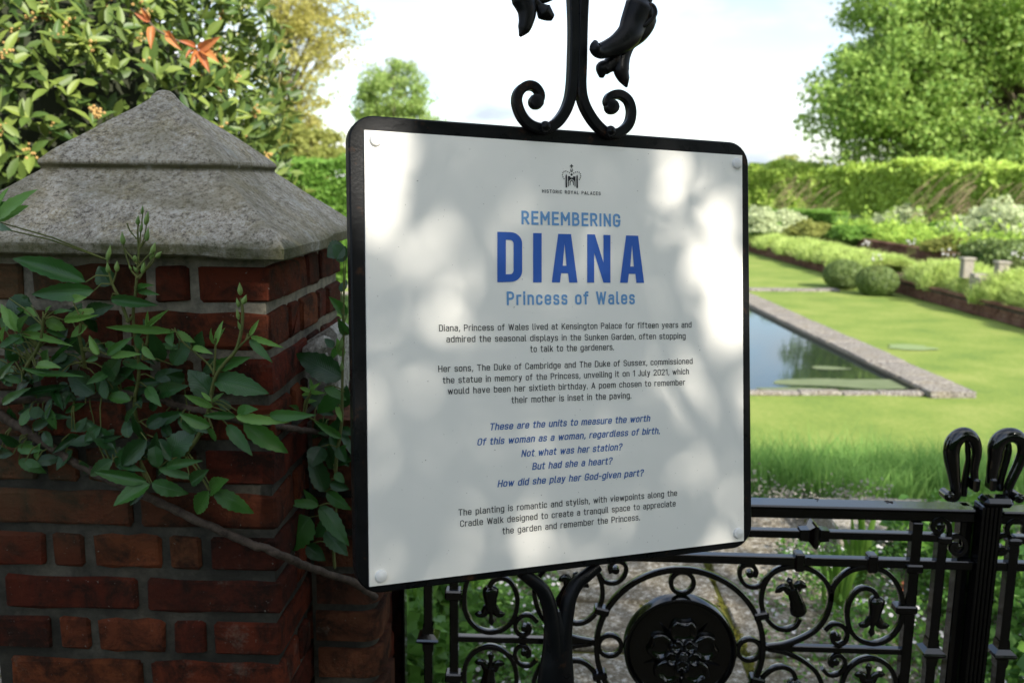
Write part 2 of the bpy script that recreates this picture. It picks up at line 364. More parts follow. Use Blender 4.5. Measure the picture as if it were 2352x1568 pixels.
    def mesh(s, name, org=(0, 0, 0), smooth=None):
        o = Vector(org); me = bpy.data.meshes.new(name)
        me.from_pydata([tuple(v-o) for v in s.v], [], s.f); 
        if smooth is not None:
            me.polygons.foreach_set('use_smooth', [True]*len(me.polygons)); me.set_sharp_from_angle(angle=R_(smooth))
        me.update(); return me
ORG = {}
def put(name, data, mat=None, parent=None, **props):
    o = bpy.data.objects.new(name, data); COL.objects.link(o)
    if mat is not None and data is not None and hasattr(data, 'materials') and not len(data.materials): data.materials.append(mat)
    if parent is not None: o.parent = parent
    for k, v in props.items(): o[k] = v
    return o
def thing(name, loc, label, cat, group=None):
    o = bpy.data.objects.new(name, None); COL.objects.link(o); o.location = loc; o.empty_display_size = .1
    o['label'] = label; o['category'] = cat
    if group: o['group'] = group
    ORG[o.name] = Vector(loc); return o
def part(name, mb, mat, root, sub=None, smooth=None, **props):
    """a part given in world coordinates, under root (or under its part `sub`)"""
    me = mb.mesh(name, ORG[root.name], smooth); return put(name, me, mat, sub or root, **props)
def npmesh(name, V, Fc, uv=None, nv=4):
    """fast mesh from numpy arrays: V (n,3), Fc (m,nv)"""
    me = bpy.data.meshes.new(name); V = np.asarray(V, np.float32); Fc = np.asarray(Fc, np.int32)
    me.vertices.add(len(V)); me.vertices.foreach_set('co', V.ravel())
    me.loops.add(Fc.size); me.loops.foreach_set('vertex_index', Fc.ravel())
    me.polygons.add(len(Fc)); me.polygons.foreach_set('loop_start', np.arange(0, Fc.size, nv, dtype=np.int32))
    if uv is not None:
        l = me.uv_layers.new(name='UVMap'); l.data.foreach_set('uv', np.asarray(uv, np.float32)[Fc.ravel()].ravel())
    me.update(calc_edges=True); me.validate(); return me
def catmull(P, n=8):
    P = [Vector(p) for p in P]; out = []
    Q = [P[0]*2-P[1]]+P+[P[-1]*2-P[-2]]
    for i in range(1, len(Q)-2):
        a, b, c, d = Q[i-1:i+3]
        for k in range(n):
            t = k/n; out.append(.5*((2*b)+(c-a)*t+(2*a-5*b+4*c-d)*t*t+(3*b-a-3*c+d)*t**3))
    out.append(P[-1]); return out

# leaf-like clouds: numpy quads ------------------------------------------------
def leaf_cloud(P, size, up=None, elong=1.8, jit=.35, droop=0., bend=.25):
    """P (n,3) centres; returns V,F: each leaf is a folded diamond (two triangles as one quad)"""
    n = len(P); P = np.asarray(P, float)
    nrm = np.random.normal(size=(n, 3))
    if up is not None: nrm = nrm*.75 + np.asarray(up)
    nrm /= np.linalg.norm(nrm, axis=1)[:, None]+1e-9
    t = np.random.normal(size=(n, 3)); t[:, 2] -= droop
    t -= nrm*np.sum(t*nrm, 1)[:, None]; t /= np.linalg.norm(t, axis=1)[:, None]+1e-9
    b = np.cross(nrm, t); s = (size*(1+jit*np.random.uniform(-1, 1, n)))[:, None]
    V = np.empty((n, 4, 3)); w = s/elong*.62
    V[:, 0] = P-t*s*.5; V[:, 1] = P+b*w*.8-t*s*.05+nrm*s*bend*.4; V[:, 2] = P+t*s*.5; V[:, 3] = P-b*w*.8-t*s*.05+nrm*s*bend*.4
    Fq = np.arange(4*n).reshape(n, 4)
    # split to triangles along the midrib so the fold is real
    T = np.concatenate([Fq[:, [0, 1, 2]], Fq[:, [0, 2, 3]]])
    return V.reshape(-1, 3), T
def cloud_obj(name, P, size, mat, parent=None, org=(0, 0, 0), **kw):
    props = {k: kw.pop(k) for k in list(kw) if k in ('kind', 'label', 'category', 'group')}
    V, T = leaf_cloud(P, size, **kw); me = npmesh(name, V-np.array(org, float), T, nv=3)
    return put(name, me, mat, parent, **props)
def blades(P, h, w, lean=.35):
    n = len(P); P = np.asarray(P, float); a = np.random.uniform(0, 2*math.pi, n); hh = h*np.random.uniform(.55, 1.15, n)
    side = np.stack([np.cos(a), np.sin(a), np.zeros(n)], 1)*w
    d = np.random.normal(size=(n, 3))*lean; d[:, 2] = 1; d *= hh[:, None]
    mid = P+d*.55; tip = P+d; tip[:, 2] -= .12*hh; tip[:, :2] += d[:, :2]*.35
    V = np.stack([P-side, P+side, mid+side*.7, mid-side*.7, tip], 1).reshape(-1, 3)
    b = np.arange(n)*5; T = np.concatenate([np.stack([b, b+1, b+2], 1), np.stack([b, b+2, b+3], 1), np.stack([b+3, b+2, b+4], 1)])
    return V, T

# ================================================================== THE SETTING
def sheet(name, x0, x1, y0, y1, z, mat, nx=1, ny=1, amp=0, frame=None, **props):
    xs = np.linspace(x0, x1, nx+1); ys = np.linspace(y0, y1, ny+1); X, Y = np.meshgrid(xs, ys)
    Z = np.full(X.shape, float(z)) + (amp*np.random.uniform(-1, 1, X.shape) if amp else 0)
    V = np.stack([X.ravel(), Y.ravel(), Z.ravel()], 1)
    if frame is not None: V = V @ np.array(frame).T
    i = np.arange(nx*ny); r, c = i//nx, i % nx; a = r*(nx+1)+c
    return put(name, npmesh(name, V, np.stack([a, a+1, a+nx+2, a+nx+1], 1)), mat, None, kind='structure', **props)
gm = GM
ground = sheet('ground', -900, 900, -900, 1500, -1.30, LAWN)
lawn = sheet('lawn', -14, 10.6, 6.5, 60, -1.2, LAWN, 40, 60, .012, gm)
# upper terrace the camera stands on
mb = MB().box((-40, -40, -1.4), (40, 4.6, -.012)); put('terrace', mb.mesh('terrace'), SOIL, None, kind='structure')
# terraces on the right side of the sunken lawn
def gbox(mb, a, b, c=0.): return mb.box(a, b, c, gm)
mb = MB(); gbox(mb, (10.78, 7., -1.4), (13.6, 75, -.85)); put('lower_terrace', mb.mesh('lower_terrace'), SOIL, None, kind='structure')
mb = MB(); gbox(mb, (13.78, 7., -1.4), (90, 75, -.42)); put('upper_terrace', mb.mesh('upper_terrace'), SOIL, None, kind='structure')

# pond
PX0, PX1, PY0, PY1 = -4.2, 5.85, 12.15, 22.6
mb = MB(); gbox(mb, (PX0, PY0, -1.9), (PX1, PY1, -1.34))
# the lawn has a hole there only visually: water lies on a dark basin slightly above the ground sheet
V = np.array([(PX0, PY0, -1.185), (PX1, PY0, -1.185), (PX1, PY1, -1.185), (PX0, PY1, -1.185)]) @ np.array(gm).T
pond = put('pond_water', npmesh('pond_water', V, [[0, 1, 2, 3]]), WATER, None, kind='structure')
cop = []
def coping(x0, x1, y0, y1, along):
    L = (x1-x0) if along == 'x' else (y1-y0); p = 0
    while p < L-.05:
        w = min(random.uniform(.45, .8), L-p); w = L-p if L-p-w < .3 else w
        h = (-1.105 if along == 'y' else -1.155)+random.uniform(-.008, .008); j = random.uniform(-.015, .015)
        a, b = ((x0+p+.006, y0+j, -1.21), (x0+p+w-.006, y1+j, h)) if along == 'x' else ((x0+j, y0+p+.006, -1.21), (x1+j, y0+p+w-.006, h))
        m_ = MB(); gbox(m_, a, b, .012); cop.append(put('coping_stone', m_.mesh('coping_stone'), COPE, pond)); p += w
coping(PX1, PX1+.62, PY0-.30, PY1+.3, 'y'); coping(PX0, PX1, PY0-.18, PY0, 'x'); coping(PX0, PX1, PY1, PY1+.3, 'x')
# inner wet lip under the coping
mb = MB(); gbox(mb, (PX1-.05, PY0, -1.184), (PX1+.0, PY1, -1.13)); put('pond_wall', mb.mesh('pond_wall'), flat('wet_stone', (.05, .045, .03), .5), pond)
def blob(cx, cy, rx, ry, z, n=36, rot=0.):
    ph = np.random.uniform(0, 6.28, 4); out = []
    for i in range(n):
        a = 2*math.pi*i/n; r = 1+.16*math.sin(2*a+ph[0])+.10*math.sin(3*a+ph[1])+.06*math.sin(5*a+ph[2])+.04*math.sin(9*a+ph[3])
        x, y = rx*r*math.cos(a), ry*r*math.sin(a); out.append(g2w(cx+x*math.cos(rot)-y*math.sin(rot), cy+x*math.sin(rot)+y*math.cos(rot), z))
    return MB().add(out, [tuple(range(n))])
for i, (px, py, rx, ry) in enumerate([(1975, 880, 1.05, .34), (1820, 894, .60, .10), (1905, 845, .30, .12)]):
    p = onZ(px, py, -1.18); g = gm.transposed() @ p
    put('algae', blob(g.x, g.y, rx, ry, -1.180+.0012*i).mesh('algae'), ALGAE, None, kind='stuff', label='pale algae mat floating on the pond')
p = onZ(2092, 799, -1.19); g = gm.transposed() @ p
put('drain_cover', blob(g.x, g.y, .45, .26, -1.175).mesh('d'), flat('pale_slab', (.19, .25, .10), .8), None,
    label='pale flat oval cover lying in the lawn beside the pond', category='cover')
# stone strip across the lawn beyond the pond
strip = put('path_strip', None, None, None, kind='structure')
for i in range(22):
    m_ = MB(); gbox(m_, (-4+i*.6+.01, 24.0, -1.21), (-4+i*.6+.59, 24.45, -1.155+random.uniform(-.006, .006)), .01)
    put('paving_slab', m_.mesh('paving_slab'), COPE, strip)

# low terrace walls, bricks joined (each is a few pixels high)
def lowwall(name, gx, y0, y1, zb, zt, label):
    root = thing(name, g2w(gx, (y0+y1)/2, zb), label, 'wall')
    mb = MB(); rows = int((zt-zb)/.085)
    gbox(mb, (gx+.03, y0, zb), (gx+.24, y1, zt-.03))
    part('mortar', mb, MORTAR, root)
    near = 0
    st = MB()
    for r in range(rows):
        y = y0+(.12 if r % 2 else 0)
        while y < y1-.1:
            L = random.uniform(.2, .32); j = random.uniform(0, .025)
            bb = ((gx+j, y+.006, zb+r*.085+.006), (gx+.20, min(y+L-.008, y1), zb+(r+1)*.085-.006))
            if near < 300 and y < y0+9 : 
                m_ = MB(); gbox(m_, *bb); part('brick', m_, TERR, root); near += 1
            else: gbox(st, *bb)
            y += L
    part('brick_courses', st, TERR, root, kind='stuff')
    c = MB(); y = y0
    while y < y1:
        L = random.uniform(.4, .6); gbox(c, (gx-.03, y+.006, zt-.028), (gx+.3, y+L-.008, zt+.03+random.uniform(-.008, .008)), .01); y += L
    part('capping', c, TERR, root, kind='stuff')
lowwall('terrace_wall', 10.62, 15., 60, -1.2, -.86, 'low brown brick wall along the foot of the light green catmint bank')
lowwall('terrace_wall', 13.62, 18., 60, -.85, -.40, 'upper low brick wall behind the catmint bank, below the flower border')

def gxy(px, py, z): p = onZ(px, py, z); g = gm.transposed() @ p; return g.x, g.y

# ------------------------------------------------------------------ vegetation of the background
def crown_points(c, r, clumps, per, crad, flatten=1., hollow=.35, zlow=-1):
    c = np.array(c); r = np.array(r); d = np.random.normal(size=(clumps, 3)); d /= np.linalg.norm(d, axis=1)[:, None]
    rad = np.random.uniform(hollow, 1, clumps)**.5
    cc = c + d*rad[:, None]*r; cc = cc[cc[:, 2] > c[2]+zlow*r[2]]
    q = np.random.normal(size=(len(cc), per, 3)); q /= np.linalg.norm(q, axis=2)[..., None]
    rr = np.random.uniform(0, 1, (len(cc), per, 1))**.45*crad*np.random.uniform(.6, 1.3, (len(cc), 1, 1)); q = q*rr; q[..., 2] *= .7*flatten
    return (cc[:, None]+q).reshape(-1, 3), cc
def limbs(base, top, cc, r0, n):
    mb = MB(); b, t = Vector(base), Vector(top)
    mid = b.lerp(t, .5)+Vector((random.uniform(-.2, .2), random.uniform(-.2, .2), 0))*r0*4
    pts = catmull([b, b.lerp(mid, .5), mid, t], 5); L = len(pts)
    mb.tube(pts, [r0*(1.25-1.0*i/L) for i in range(L)], 8)
    for q in random.sample(list(cc), min(n, len(cc))):
        q = Vector(q); s = pts[int(L*random.uniform(.3, .9))]
        m = s.lerp(q, .5)+Vector((0, 0, abs((q-s).length)*.12)); rr = r0*random.uniform(.18, .36)
        mb.tube(catmull([s, m, q], 4), [rr*(1-.085*i) for i in range(9)], 5)
    return mb
def tree(name, loc, crown_c, crown_r, clumps, per, crad, lsize, mat, label, r0=.3, nl=26, extra=None, group=None, **kw):
    root = thing(name, loc, label, 'tree', group)
    P, cc = crown_points(crown_c, crown_r, clumps, per, crad, **kw)
    if extra:
        for (c2, r2, k2) in extra:
            P2, c3 = crown_points(c2, r2, k2, per, crad, **kw); P = np.concatenate([P, P2]); cc = np.concatenate([cc, c3])
    cloud_obj('crown', P, lsize, mat, root, ORG[root.name], up=(SUN*.5), elong=1.5)
    top = Vector(crown_c)+Vector((0, 0, crown_r[2]*.6))
    part('trunk', limbs(loc, top, cc, r0, nl), BARK, root, smooth=60)
    return root
def at(px, py, dist):                       # point seen at (px,py) at forward distance
    return onY(px, py, dist)
# big tree right
c = at(2390, 60, 46)
tree('broadleaf_tree', (c.x, c.y, -.4), c, (8.6, 6, 8.6), 330, 150, 1.25, .24, LEAF_OAK,
     'large bright green leafy tree rising behind the arbour on the right', .55, 70, hollow=.1, zlow=-.9,
     extra=[((c.x-6.9, c.y, c.z-3.4), (4.2, 4, 2.6), 130), ((c.x-4.4, c.y, c.z-.4), (4.4, 4, 3.6), 140), ((c.x-.5, c.y, c.z-6.6), (9.6, 4.5, 2.2), 200)])
# far tree above the sign
c = at(903, 228, 90)
tree('broadleaf_tree', (c.x, c.y, -1.2), (c.x, c.y, c.z), (3.5, 3.2, 3.7), 125, 70, .95, .30, LEAF_FAR,
     'small green domed tree just above the top left corner of the sign', .3, 20,
     extra=[((c.x+.4, c.y, c.z-2.6), (4.2, 3.4, 1.8), 46), ((c.x-1.2, c.y, c.z-1.2), (2.6, 2, 1.2), 22)])
# tall loose yellow tree left
c = at(640, 120, 58)
tree('yellow_tree', (c.x-1.0, c.y, -1.2), c, (4.2, 4, 6.2), 190, 46, .85, .22, LEAF_YEL,
     'tall loose tree with pale yellow young leaves behind the glossy shrub', .32, 60, hollow=.15,
     extra=[((c.x+2.6, c.y, c.z+1.6), (3.0, 2.5, 2.6), 80), ((c.x+1.0, c.y, c.z-5.5), (2.6, 2, 4.0), 100)])
c = at(715, 350, 52)
tree('olive_tree', (c.x, c.y, -1.2), c, (1.9, 2, 1.5), 110, 60, .5, .22, LEAF_OLIVE,
     'low olive green bushy tree between the shrub and the sign, above the hedge', .15, 14,
     extra=[((c.x-1.8, c.y, c.z+1.0), (1.4, 1.5, 1.8), 60)])
# distant trees between sign and big tree
c = at(1815, 392, 150)
tree('distant_tree', (c.x, c.y, -1.2), c, (2.4, 2, 2.2), 50, 40, .9, .5, LEAF_OLIVE, 'tiny hazy distant tree just left of the big green tree', .2, 5)
P = []
for i in range(60):
    q = at(random.uniform(1500, 2000), random.uniform(392, 410), 190); P += list((np.random.normal(size=(50, 3))*(3, 3, .8)+np.array(q)))
cloud_obj('distant_woods', P, .9, LEAF_OLIVE, kind='stuff', label='low hazy line of distant trees on the horizon')

# hedges: leafy surface over a dark core
def hedge(name, pts, h0, h1, w, n, lsize, mat, label, cat='hedge', wob=.15, corek=.86, **kw):
    """pts: list of world xy along the hedge"""
    root = thing(name, (pts[0][0], pts[0][1], h0), label, cat)
    A = np.array(pts, float); seg = np.linalg.norm(np.diff(A, axis=0), axis=1); cum = np.concatenate([[0], np.cumsum(seg)])
    s = np.random.uniform(0, cum[-1], n); k = np.clip(np.searchsorted(cum, s)-1, 0, len(seg)-1); f = (s-cum[k])/seg[k]
    P = A[k]+(A[k+1]-A[k])*f[:, None]; d = (A[k+1]-A[k])/seg[k][:, None]; nn = np.stack([-d[:, 1], d[:, 0]], 1)
    a = np.random.uniform(0, 1, n); H = h1-h0
    face = a < .62
    side = np.where(np.random.rand(n) < .85, -1, 1)
    off = np.where(face, side*w/2, np.random.uniform(-w/2, w/2, n)); z = np.where(face, h0+H*np.random.uniform(0, 1, n), h1)
    wb = wob*(np.sin(s*1.9)+np.sin(s*4.7+z*3)+np.sin(z*4+s*.8))/2
    off = off+side*(wb*.5+np.random.normal(size=n)*wob*.35); z = z+np.where(face, 0, wb+np.random.normal(size=n)*wob*.4)
    Q = np.stack([P[:, 0]+nn[:, 0]*off, P[:, 1]+nn[:, 1]*off, z], 1)
    cloud_obj('foliage', Q, lsize, mat, root, ORG[root.name], kind='stuff', up=SUN*.5, elong=1.4)
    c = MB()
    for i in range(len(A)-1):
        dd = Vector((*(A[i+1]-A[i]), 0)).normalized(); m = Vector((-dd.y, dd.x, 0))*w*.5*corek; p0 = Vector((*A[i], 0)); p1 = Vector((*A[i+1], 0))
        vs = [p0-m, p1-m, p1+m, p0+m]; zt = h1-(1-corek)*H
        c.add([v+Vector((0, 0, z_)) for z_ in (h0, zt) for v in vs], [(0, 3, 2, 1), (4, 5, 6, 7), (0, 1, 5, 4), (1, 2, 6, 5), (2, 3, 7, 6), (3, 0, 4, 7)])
    part('shade_core', c, HCORE, root)
    return root
# arbour walk beyond the garden, swinging nearer at right
def gp(px, py, dist): p = onY(px, py, dist); return (p.x, p.y)
pts = [gp(1500, 430, 50), gp(1730, 430, 48), gp(1950, 430, 45), gp(2150, 430, 41), gp(2500, 430, 36)]
hedge('arbour_hedge', pts, -.35, 2.28, 2.2, 70000, .23, LEAF_HEDGE, 'long bright green leafy arbour walk along the far side of the garden', wob=.22)
pts = [(gp(1500, 480, 44)), gp(1740, 480, 42.5), gp(1860, 480, 40.5), gp(1935, 480, 39)]
hedge('low_hedge', pts, -.4, .42, .9, 9000, .13, LEAF_LIME, 'low clipped green hedge at the foot of the arbour, near the sign', wob=.06)
# brown bare arching stems showing in the arbour
for i, px in enumerate((1790, 1850, 2105, 2165, 2205, 2300, 2345)):
    root = None
    q = at(px, 470, 44-max(0, (px-1900))/450*8); mb = MB()
    for k in range(26):
        a = random.uniform(-.7, .7); w_ = lambda m: random.uniform(-m, m); z0 = random.uniform(-.3, 1.2); hh = random.uniform(.4, 1.0)
        mb.tube(catmull([(q.x+a-.2, q.y-1.28, z0), (q.x+a-.2+hh*.35+w_(.12), q.y-1.36, z0+hh*.55), (q.x+a-.2+hh*.9+w_(.15), q.y-1.3, z0+hh*.95)], 4), .007, 4)
    put('bare_stems', mb.mesh('bare_stems'), flat('dry_stem', (.30, .21, .14), .9) if 'dry_stem' not in MATS else MATS['dry_stem'], None,
        label='bundle of bare brown stems in the arbour, '+('farthest left, beside the sign', 'second from the sign', 'left of the middle', 'in the middle', 'right of the middle', 'above the largest white shrub', 'farthest right, at the picture edge')[i], category='stems', group='bare stem bundles in the arbour')
hedge('arbour_hedge', [(-14, -3.4), (14, -3.4)], 0, 1.9, 1.4, 9000, .16, LEAF_NEAR, 'leafy arbour walk running behind the viewer', wob=.15)
# clipped green hedge seen between pier and sign
pts = [gp(560, 420, 27), gp(700, 420, 26), gp(850, 420, 25), gp(1000, 420, 25)]
hedge('clipped_hedge', pts, -1.2, 2.05, 1.6, 22000, .13, LEAF_LIME, 'bright green clipped hedge seen between the stone cap and the sign', wob=.12)
c = at(775, 385, 36)

# border plants --------------------------------------------------------------
def mound(name, px, py, z, rx, rz, n, lsize, mat, label, cat='shrub', group=None, ry=None, core=True, shell=.8, up=1.):
    p = onZ(px, py, z); ry = ry or rx; root = thing(name, p, label, cat, group)
    d = np.random.normal(size=(n, 3)); d[:, 2] = np.abs(d[:, 2]); d /= np.linalg.norm(d, axis=1)[:, None]
    ph = random.uniform(0, 6)
    rr = np.random.uniform(shell, 1.05, n)*(1+.12*np.sin(d[:, 0]*7+ph)+.10*np.sin(d[:, 1]*9+d[:, 2]*6+ph)+.06*np.sin(d[:, 0]*19+d[:, 2]*15))
    P = d*rr[:, None]*np.array([rx, ry, rz])+np.array(p)
    cloud_obj('foliage', P, lsize, mat, root, ORG[root.name], up=d*.8*up, elong=1.5)
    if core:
        mb = MB(); mb.ball(p, 1, 12, 8, (rx*.84, ry*.84, rz*.84)); part('shade_core', mb, HCORE, root, smooth=60)
    return root
def ball_bush(px, pyb, r, label):
    p = onZ(px, pyb, -1.2); root = thing('box_ball', (p.x, p.y, -1.2), label, 'bush', 'clipped round bushes on the lawn')
    n = 9000; d = np.random.normal(size=(n, 3)); d /= np.linalg.norm(d, axis=1)[:, None]
    c = np.array([p.x, p.y, -1.2+r*.78])
    rr = np.random.uniform(.93, 1.03, n); P = c+d*rr[:, None]*np.array([r*1.12, r*1.12, r*.86])
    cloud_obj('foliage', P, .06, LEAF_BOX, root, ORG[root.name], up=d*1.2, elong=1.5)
    mb = MB(); mb.ball(c, 1, 20, 12, (r*1.05, r*1.05, r*.80)); part('shade_core', mb, HCORE, root, smooth=60)
    mb = MB(); mb.tube([(p.x, p.y, -1.2), (p.x, p.y, -.9)], .05, 6); part('stem', mb, BARK, root)
ball_bush(1936, 662, .47, 'clipped round box bush on the lawn, farther left of the pair')
ball_bush(2012, 678, .46, 'clipped round box bush on the lawn, nearer right of the pair')
# catmint bank: many soft mounds merged
def bank(name, gx, y0, y1, z, w, h, n, lsize, mat, label, cat='plants', lean=True):
    y = y0+(y1-y0)*np.random.rand(n)**1.25; th = np.random.uniform(0, math.pi, n)
    cl = 1+.16*np.sin(y*2.3)+.13*np.sin(y*5.1+1)+.08*np.sin(y*11.3+th*3)
    rr = np.random.uniform(.75, 1.05, n)*cl
    x = gx+np.cos(th)*w*rr; zz = z+np.sin(th)*h*rr
    P = np.stack([x, y, zz], 1) @ np.array(gm).T
    V, T = blades(P-np.array([0, 0, .1]), .2, .014, .5) if lean else leaf_cloud(P, lsize, up=np.array([0, 0, .6]))
    put(name, npmesh(name, V, T, nv=3), mat, None, label=label, kind='stuff')
bank('catmint', 11.5, 15, 24.2, -.86, .75, .50, 60000, .1, LEAF_CAT, 'soft light green catmint bank spilling over the low brown wall, nearer part')
bank('catmint', 11.3, 25.6, 55, -.86, .75, .42, 60000, .1, LEAF_CAT, 'soft light green catmint bank over the brown wall, beyond the round bushes')
# dark mulch under catmint is the lower terrace itself; green border above the upper wall
P = []
n = 60000
gx = np.random.uniform(13.9, 24, n); gy = np.random.uniform(18, 44, n)
zz = -.4+np.abs(np.random.normal(size=n))*.15*(1+1.8*np.sin(gx*1.7+gy*.9)**2*np.sin(gx*3.1-gy*1.3)**2)+(gx-13.8)*.018
P = np.stack([gx, gy, zz], 1) @ np.array(gm).T
cloud_obj('border_plants', P, .17, LEAF_MIX, kind='stuff', label='mixed fresh green border planting above the upper brick wall', up=np.array([0, 0, .7]), elong=1.8)
for px, py, rx, rz, lab in ((1760, 528, 1.6, .85, 'pale white flowering shrub beside the sign edge'),
                           (1945, 520, 1.35, .78, 'pale white flowering shrub, second from the sign'),
                           (2080, 530, 1.35, .92, 'pale white flowering shrub in the middle of the border'),
                           (2300, 560, 1.75, 1.30, 'largest pale white flowering shrub, at the right edge of the picture')):
    mound('white_shrub', px, py, -.35, rx, rz, 9000, .13, LEAF_WHITE, lab, group='pale shrubs in the far border', shell=.7)
for px, py, rx, rz, mt, lab in ((2345, 600, 1.5, .55, LEAF_BOX, 'dull green clipped low mound below the largest white shrub'),
                               (1955, 545, .9, .42, LEAF_LIME, 'yellow green mound in front of the second white shrub'),
                               (2170, 545, 1.0, .5, LEAF_LIME, 'yellow green mound between two white shrubs'),
                               (1860, 540, .9, .5, LEAF_OLIVE, 'olive brown mound between the first two white shrubs'),
                               (2190, 575, .8, .4, LEAF_OLIVE, 'olive mound in the middle of the border'),
                               (2290, 570, .7, .4, LEAF_LIME, 'yellow green low mound under the largest white shrub')):
    mound('border_mound', px, py, -.38, rx, rz, 4000, .12, mt, lab)
for px, py, lab in ((1990, 573, 'pair of small white blooms in the border above the left clipped bush'), (2093, 572, 'white blooms in the middle of the border'), (2360-25, 606, 'white bloom at the right end of the border'),
                (2175, 600, 'white blooms above the square stone piers'), (2014, 612, 'white blooms just behind the nearer clipped bush')):
    q = onZ(px, py+8, -.35); root = thing('white_flower', q, lab, 'flowers')
    mb = MB()
    for k in range(5): mb.tube([(q.x+.05*k-.1, q.y, -.4), (q.x+.06*k-.12, q.y, .0)], [.008, .005], 4)
    part('stems', mb, STEMG, root); mb = MB()
    for k in range(7): mb.ball((q.x+random.uniform(-.16, .16), q.y-.03, random.uniform(-.12, .04)), random.uniform(.018, .032), 7, 5)
    part('blooms', mb, PETAL, root)
# stone piers flanking the border steps
for px, py, lab in ((2219, 630, 'left one of two square pale stone piers at the border steps'), (2298, 640, 'right one of two square pale stone piers at the border steps')):
    q = onZ(px, py, -.42); s_ = .115; root = thing('stone_pier', q, lab, 'pier', 'pale stone piers at the border steps')
    mb = MB().box((q.x-s_, q.y-s_, -.5), (q.x+s_, q.y+s_, -.09), .01); part('shaft', mb, STEP, root)
    mb = MB().box((q.x-s_-.03, q.y-s_-.03, -.09), (q.x+s_+.03, q.y+s_+.03, -.03), .012); part('cap', mb, STEP, root)
q = onZ(2262, 640, -.42)
root = thing('stone_steps', q, 'pale stone steps between the two square piers', 'steps')
for k in range(2):
    mb = MB().box((q.x-.17, q.y-.12+.25*k, -.92), (q.x+.17, q.y+.13+.25*k-.003, -.40+.07*k), .01); part('step', mb, STEP, root)

# ------------------------------------------------------------------ near paving beyond the gate
path = put('path', None, None, None, kind='structure')
put('joint_bed', MB().box((-2.4, 1.93, -.02), (2.6, 4.35, -.004)).mesh('j'), MOSS, path)
xj = [-2.4, -1.7, -1.05, -.55, -.05, .41, .69, 1.25, 1.8, 2.6]; y = 1.95; row = 0
while y < 4.3:
    d = random.choice((.42, .5, .58, .38)); xs = [x+(0 if i in (0, 6, 9) else random.uniform(-.09, .09)) for i, x in enumerate(xj)]
    if row % 2: xs.pop(5)
    if row % 3 == 1: xs.pop(3)
    for a, b in zip(xs[:-1], xs[1:]):
        h = .012+random.uniform(-.006, .006); g_ = .009 if abs(a-.69) > .02 else .012
        mb = MB().box((a+g_, y+.011, -.03), (b-.009 if abs(b-.69) > .02 else b-.012, min(y+d, 4.33)-.011, h), .006)
        for v in mb.v: v.x += random.uniform(-.004, .004); v.y += random.uniform(-.004, .004); v.z += random.uniform(-.002, .002)
        put('paving_slab', mb.mesh('paving_slab'), PAVE, path)
    y += d; row += 1
# moss cushions in the joints
P = []
for k in range(2600):
    yy = random.uniform(2.2, 4.3)
    if math.sin(yy*9)+math.sin(yy*23) < -.2: continue
    P.append((.69+random.gauss(0, .010)+.012*math.sin(yy*7), yy, random.uniform(.0, .016)))
for k in range(1500):
    P.append((random.choice((-.55, -.05, .41, 1.25))+random.gauss(0, .02), random.uniform(2.2, 4.3), random.uniform(0, .014)))
cloud_obj('moss', np.array(P), .014, MOSS, kind='stuff', label='yellow green moss in the joints of the stone paving', up=np.array([0, 0, 1.]))
# stone step / cheek blocks at the end of the path
q = onZ(2060, 1288, 0)
root = thing('step_cheek', (q.x, q.y, 0), 'low block of pale dressed stone at the end of the paving behind the gate', 'stone block')
bx0, by0 = onZ(1925, 1288, 0).x, q.y
part('block', MB().box((bx0, by0, -.01), (bx0+.155, by0+.42, .135), .008), STEP, root)
part('block', MB().box((bx0+.165, by0+.02, -.01), (bx0+.62, by0+.40, .058), .008), STEP, root)
part('slab', MB().box((bx0+.165, by0-.02, .062), (bx0+.66, by0+.42, .14), .01), STEP, root)
q = onZ(2076, 1385, .0)
root = thing('terracotta_pot', (q.x, q.y, 0), 'bit of terracotta edging standing beside the paving behind the gate', 'edging')
part('tile', MB().box((q.x-.02, q.y-.012, 0), (q.x+.02, q.y+.012, .09), .004), TERRA, root)

# grass-like lavender bank at the terrace edge
n = 60000
X = np.random.uniform(-2.2, 4.6, n); Y = np.random.uniform(4.5, 7.0, n)
Z = -np.clip(Y-4.6, 0, 9)*.35-.02
keep = ~((Y < 4.75+.25*np.sin(X*3)) & (np.random.rand(n) < .8))
hv = .46*(.8+.2*np.sin(X*2.1+1)*np.sin(Y*2.7+X)+.12*np.sin(X*7+Y*5))
V, T = blades(np.stack([X, Y, Z], 1)[keep], hv[keep], .004, .26)
put('lavender_bank', npmesh('lavender_bank', V, T, nv=3), BLADE, None, kind='stuff', label='tall fine green tufts of foliage along the terrace edge behind the gate')
mb = MB().add([(-30, 4.55, -.02), (30, 4.55, -.02), (30, 8.1, -1.25), (-30, 8.1, -1.25)], [(0, 1, 2, 3)])
put('slope', mb.mesh('slope'), SOIL, None, kind='structure')
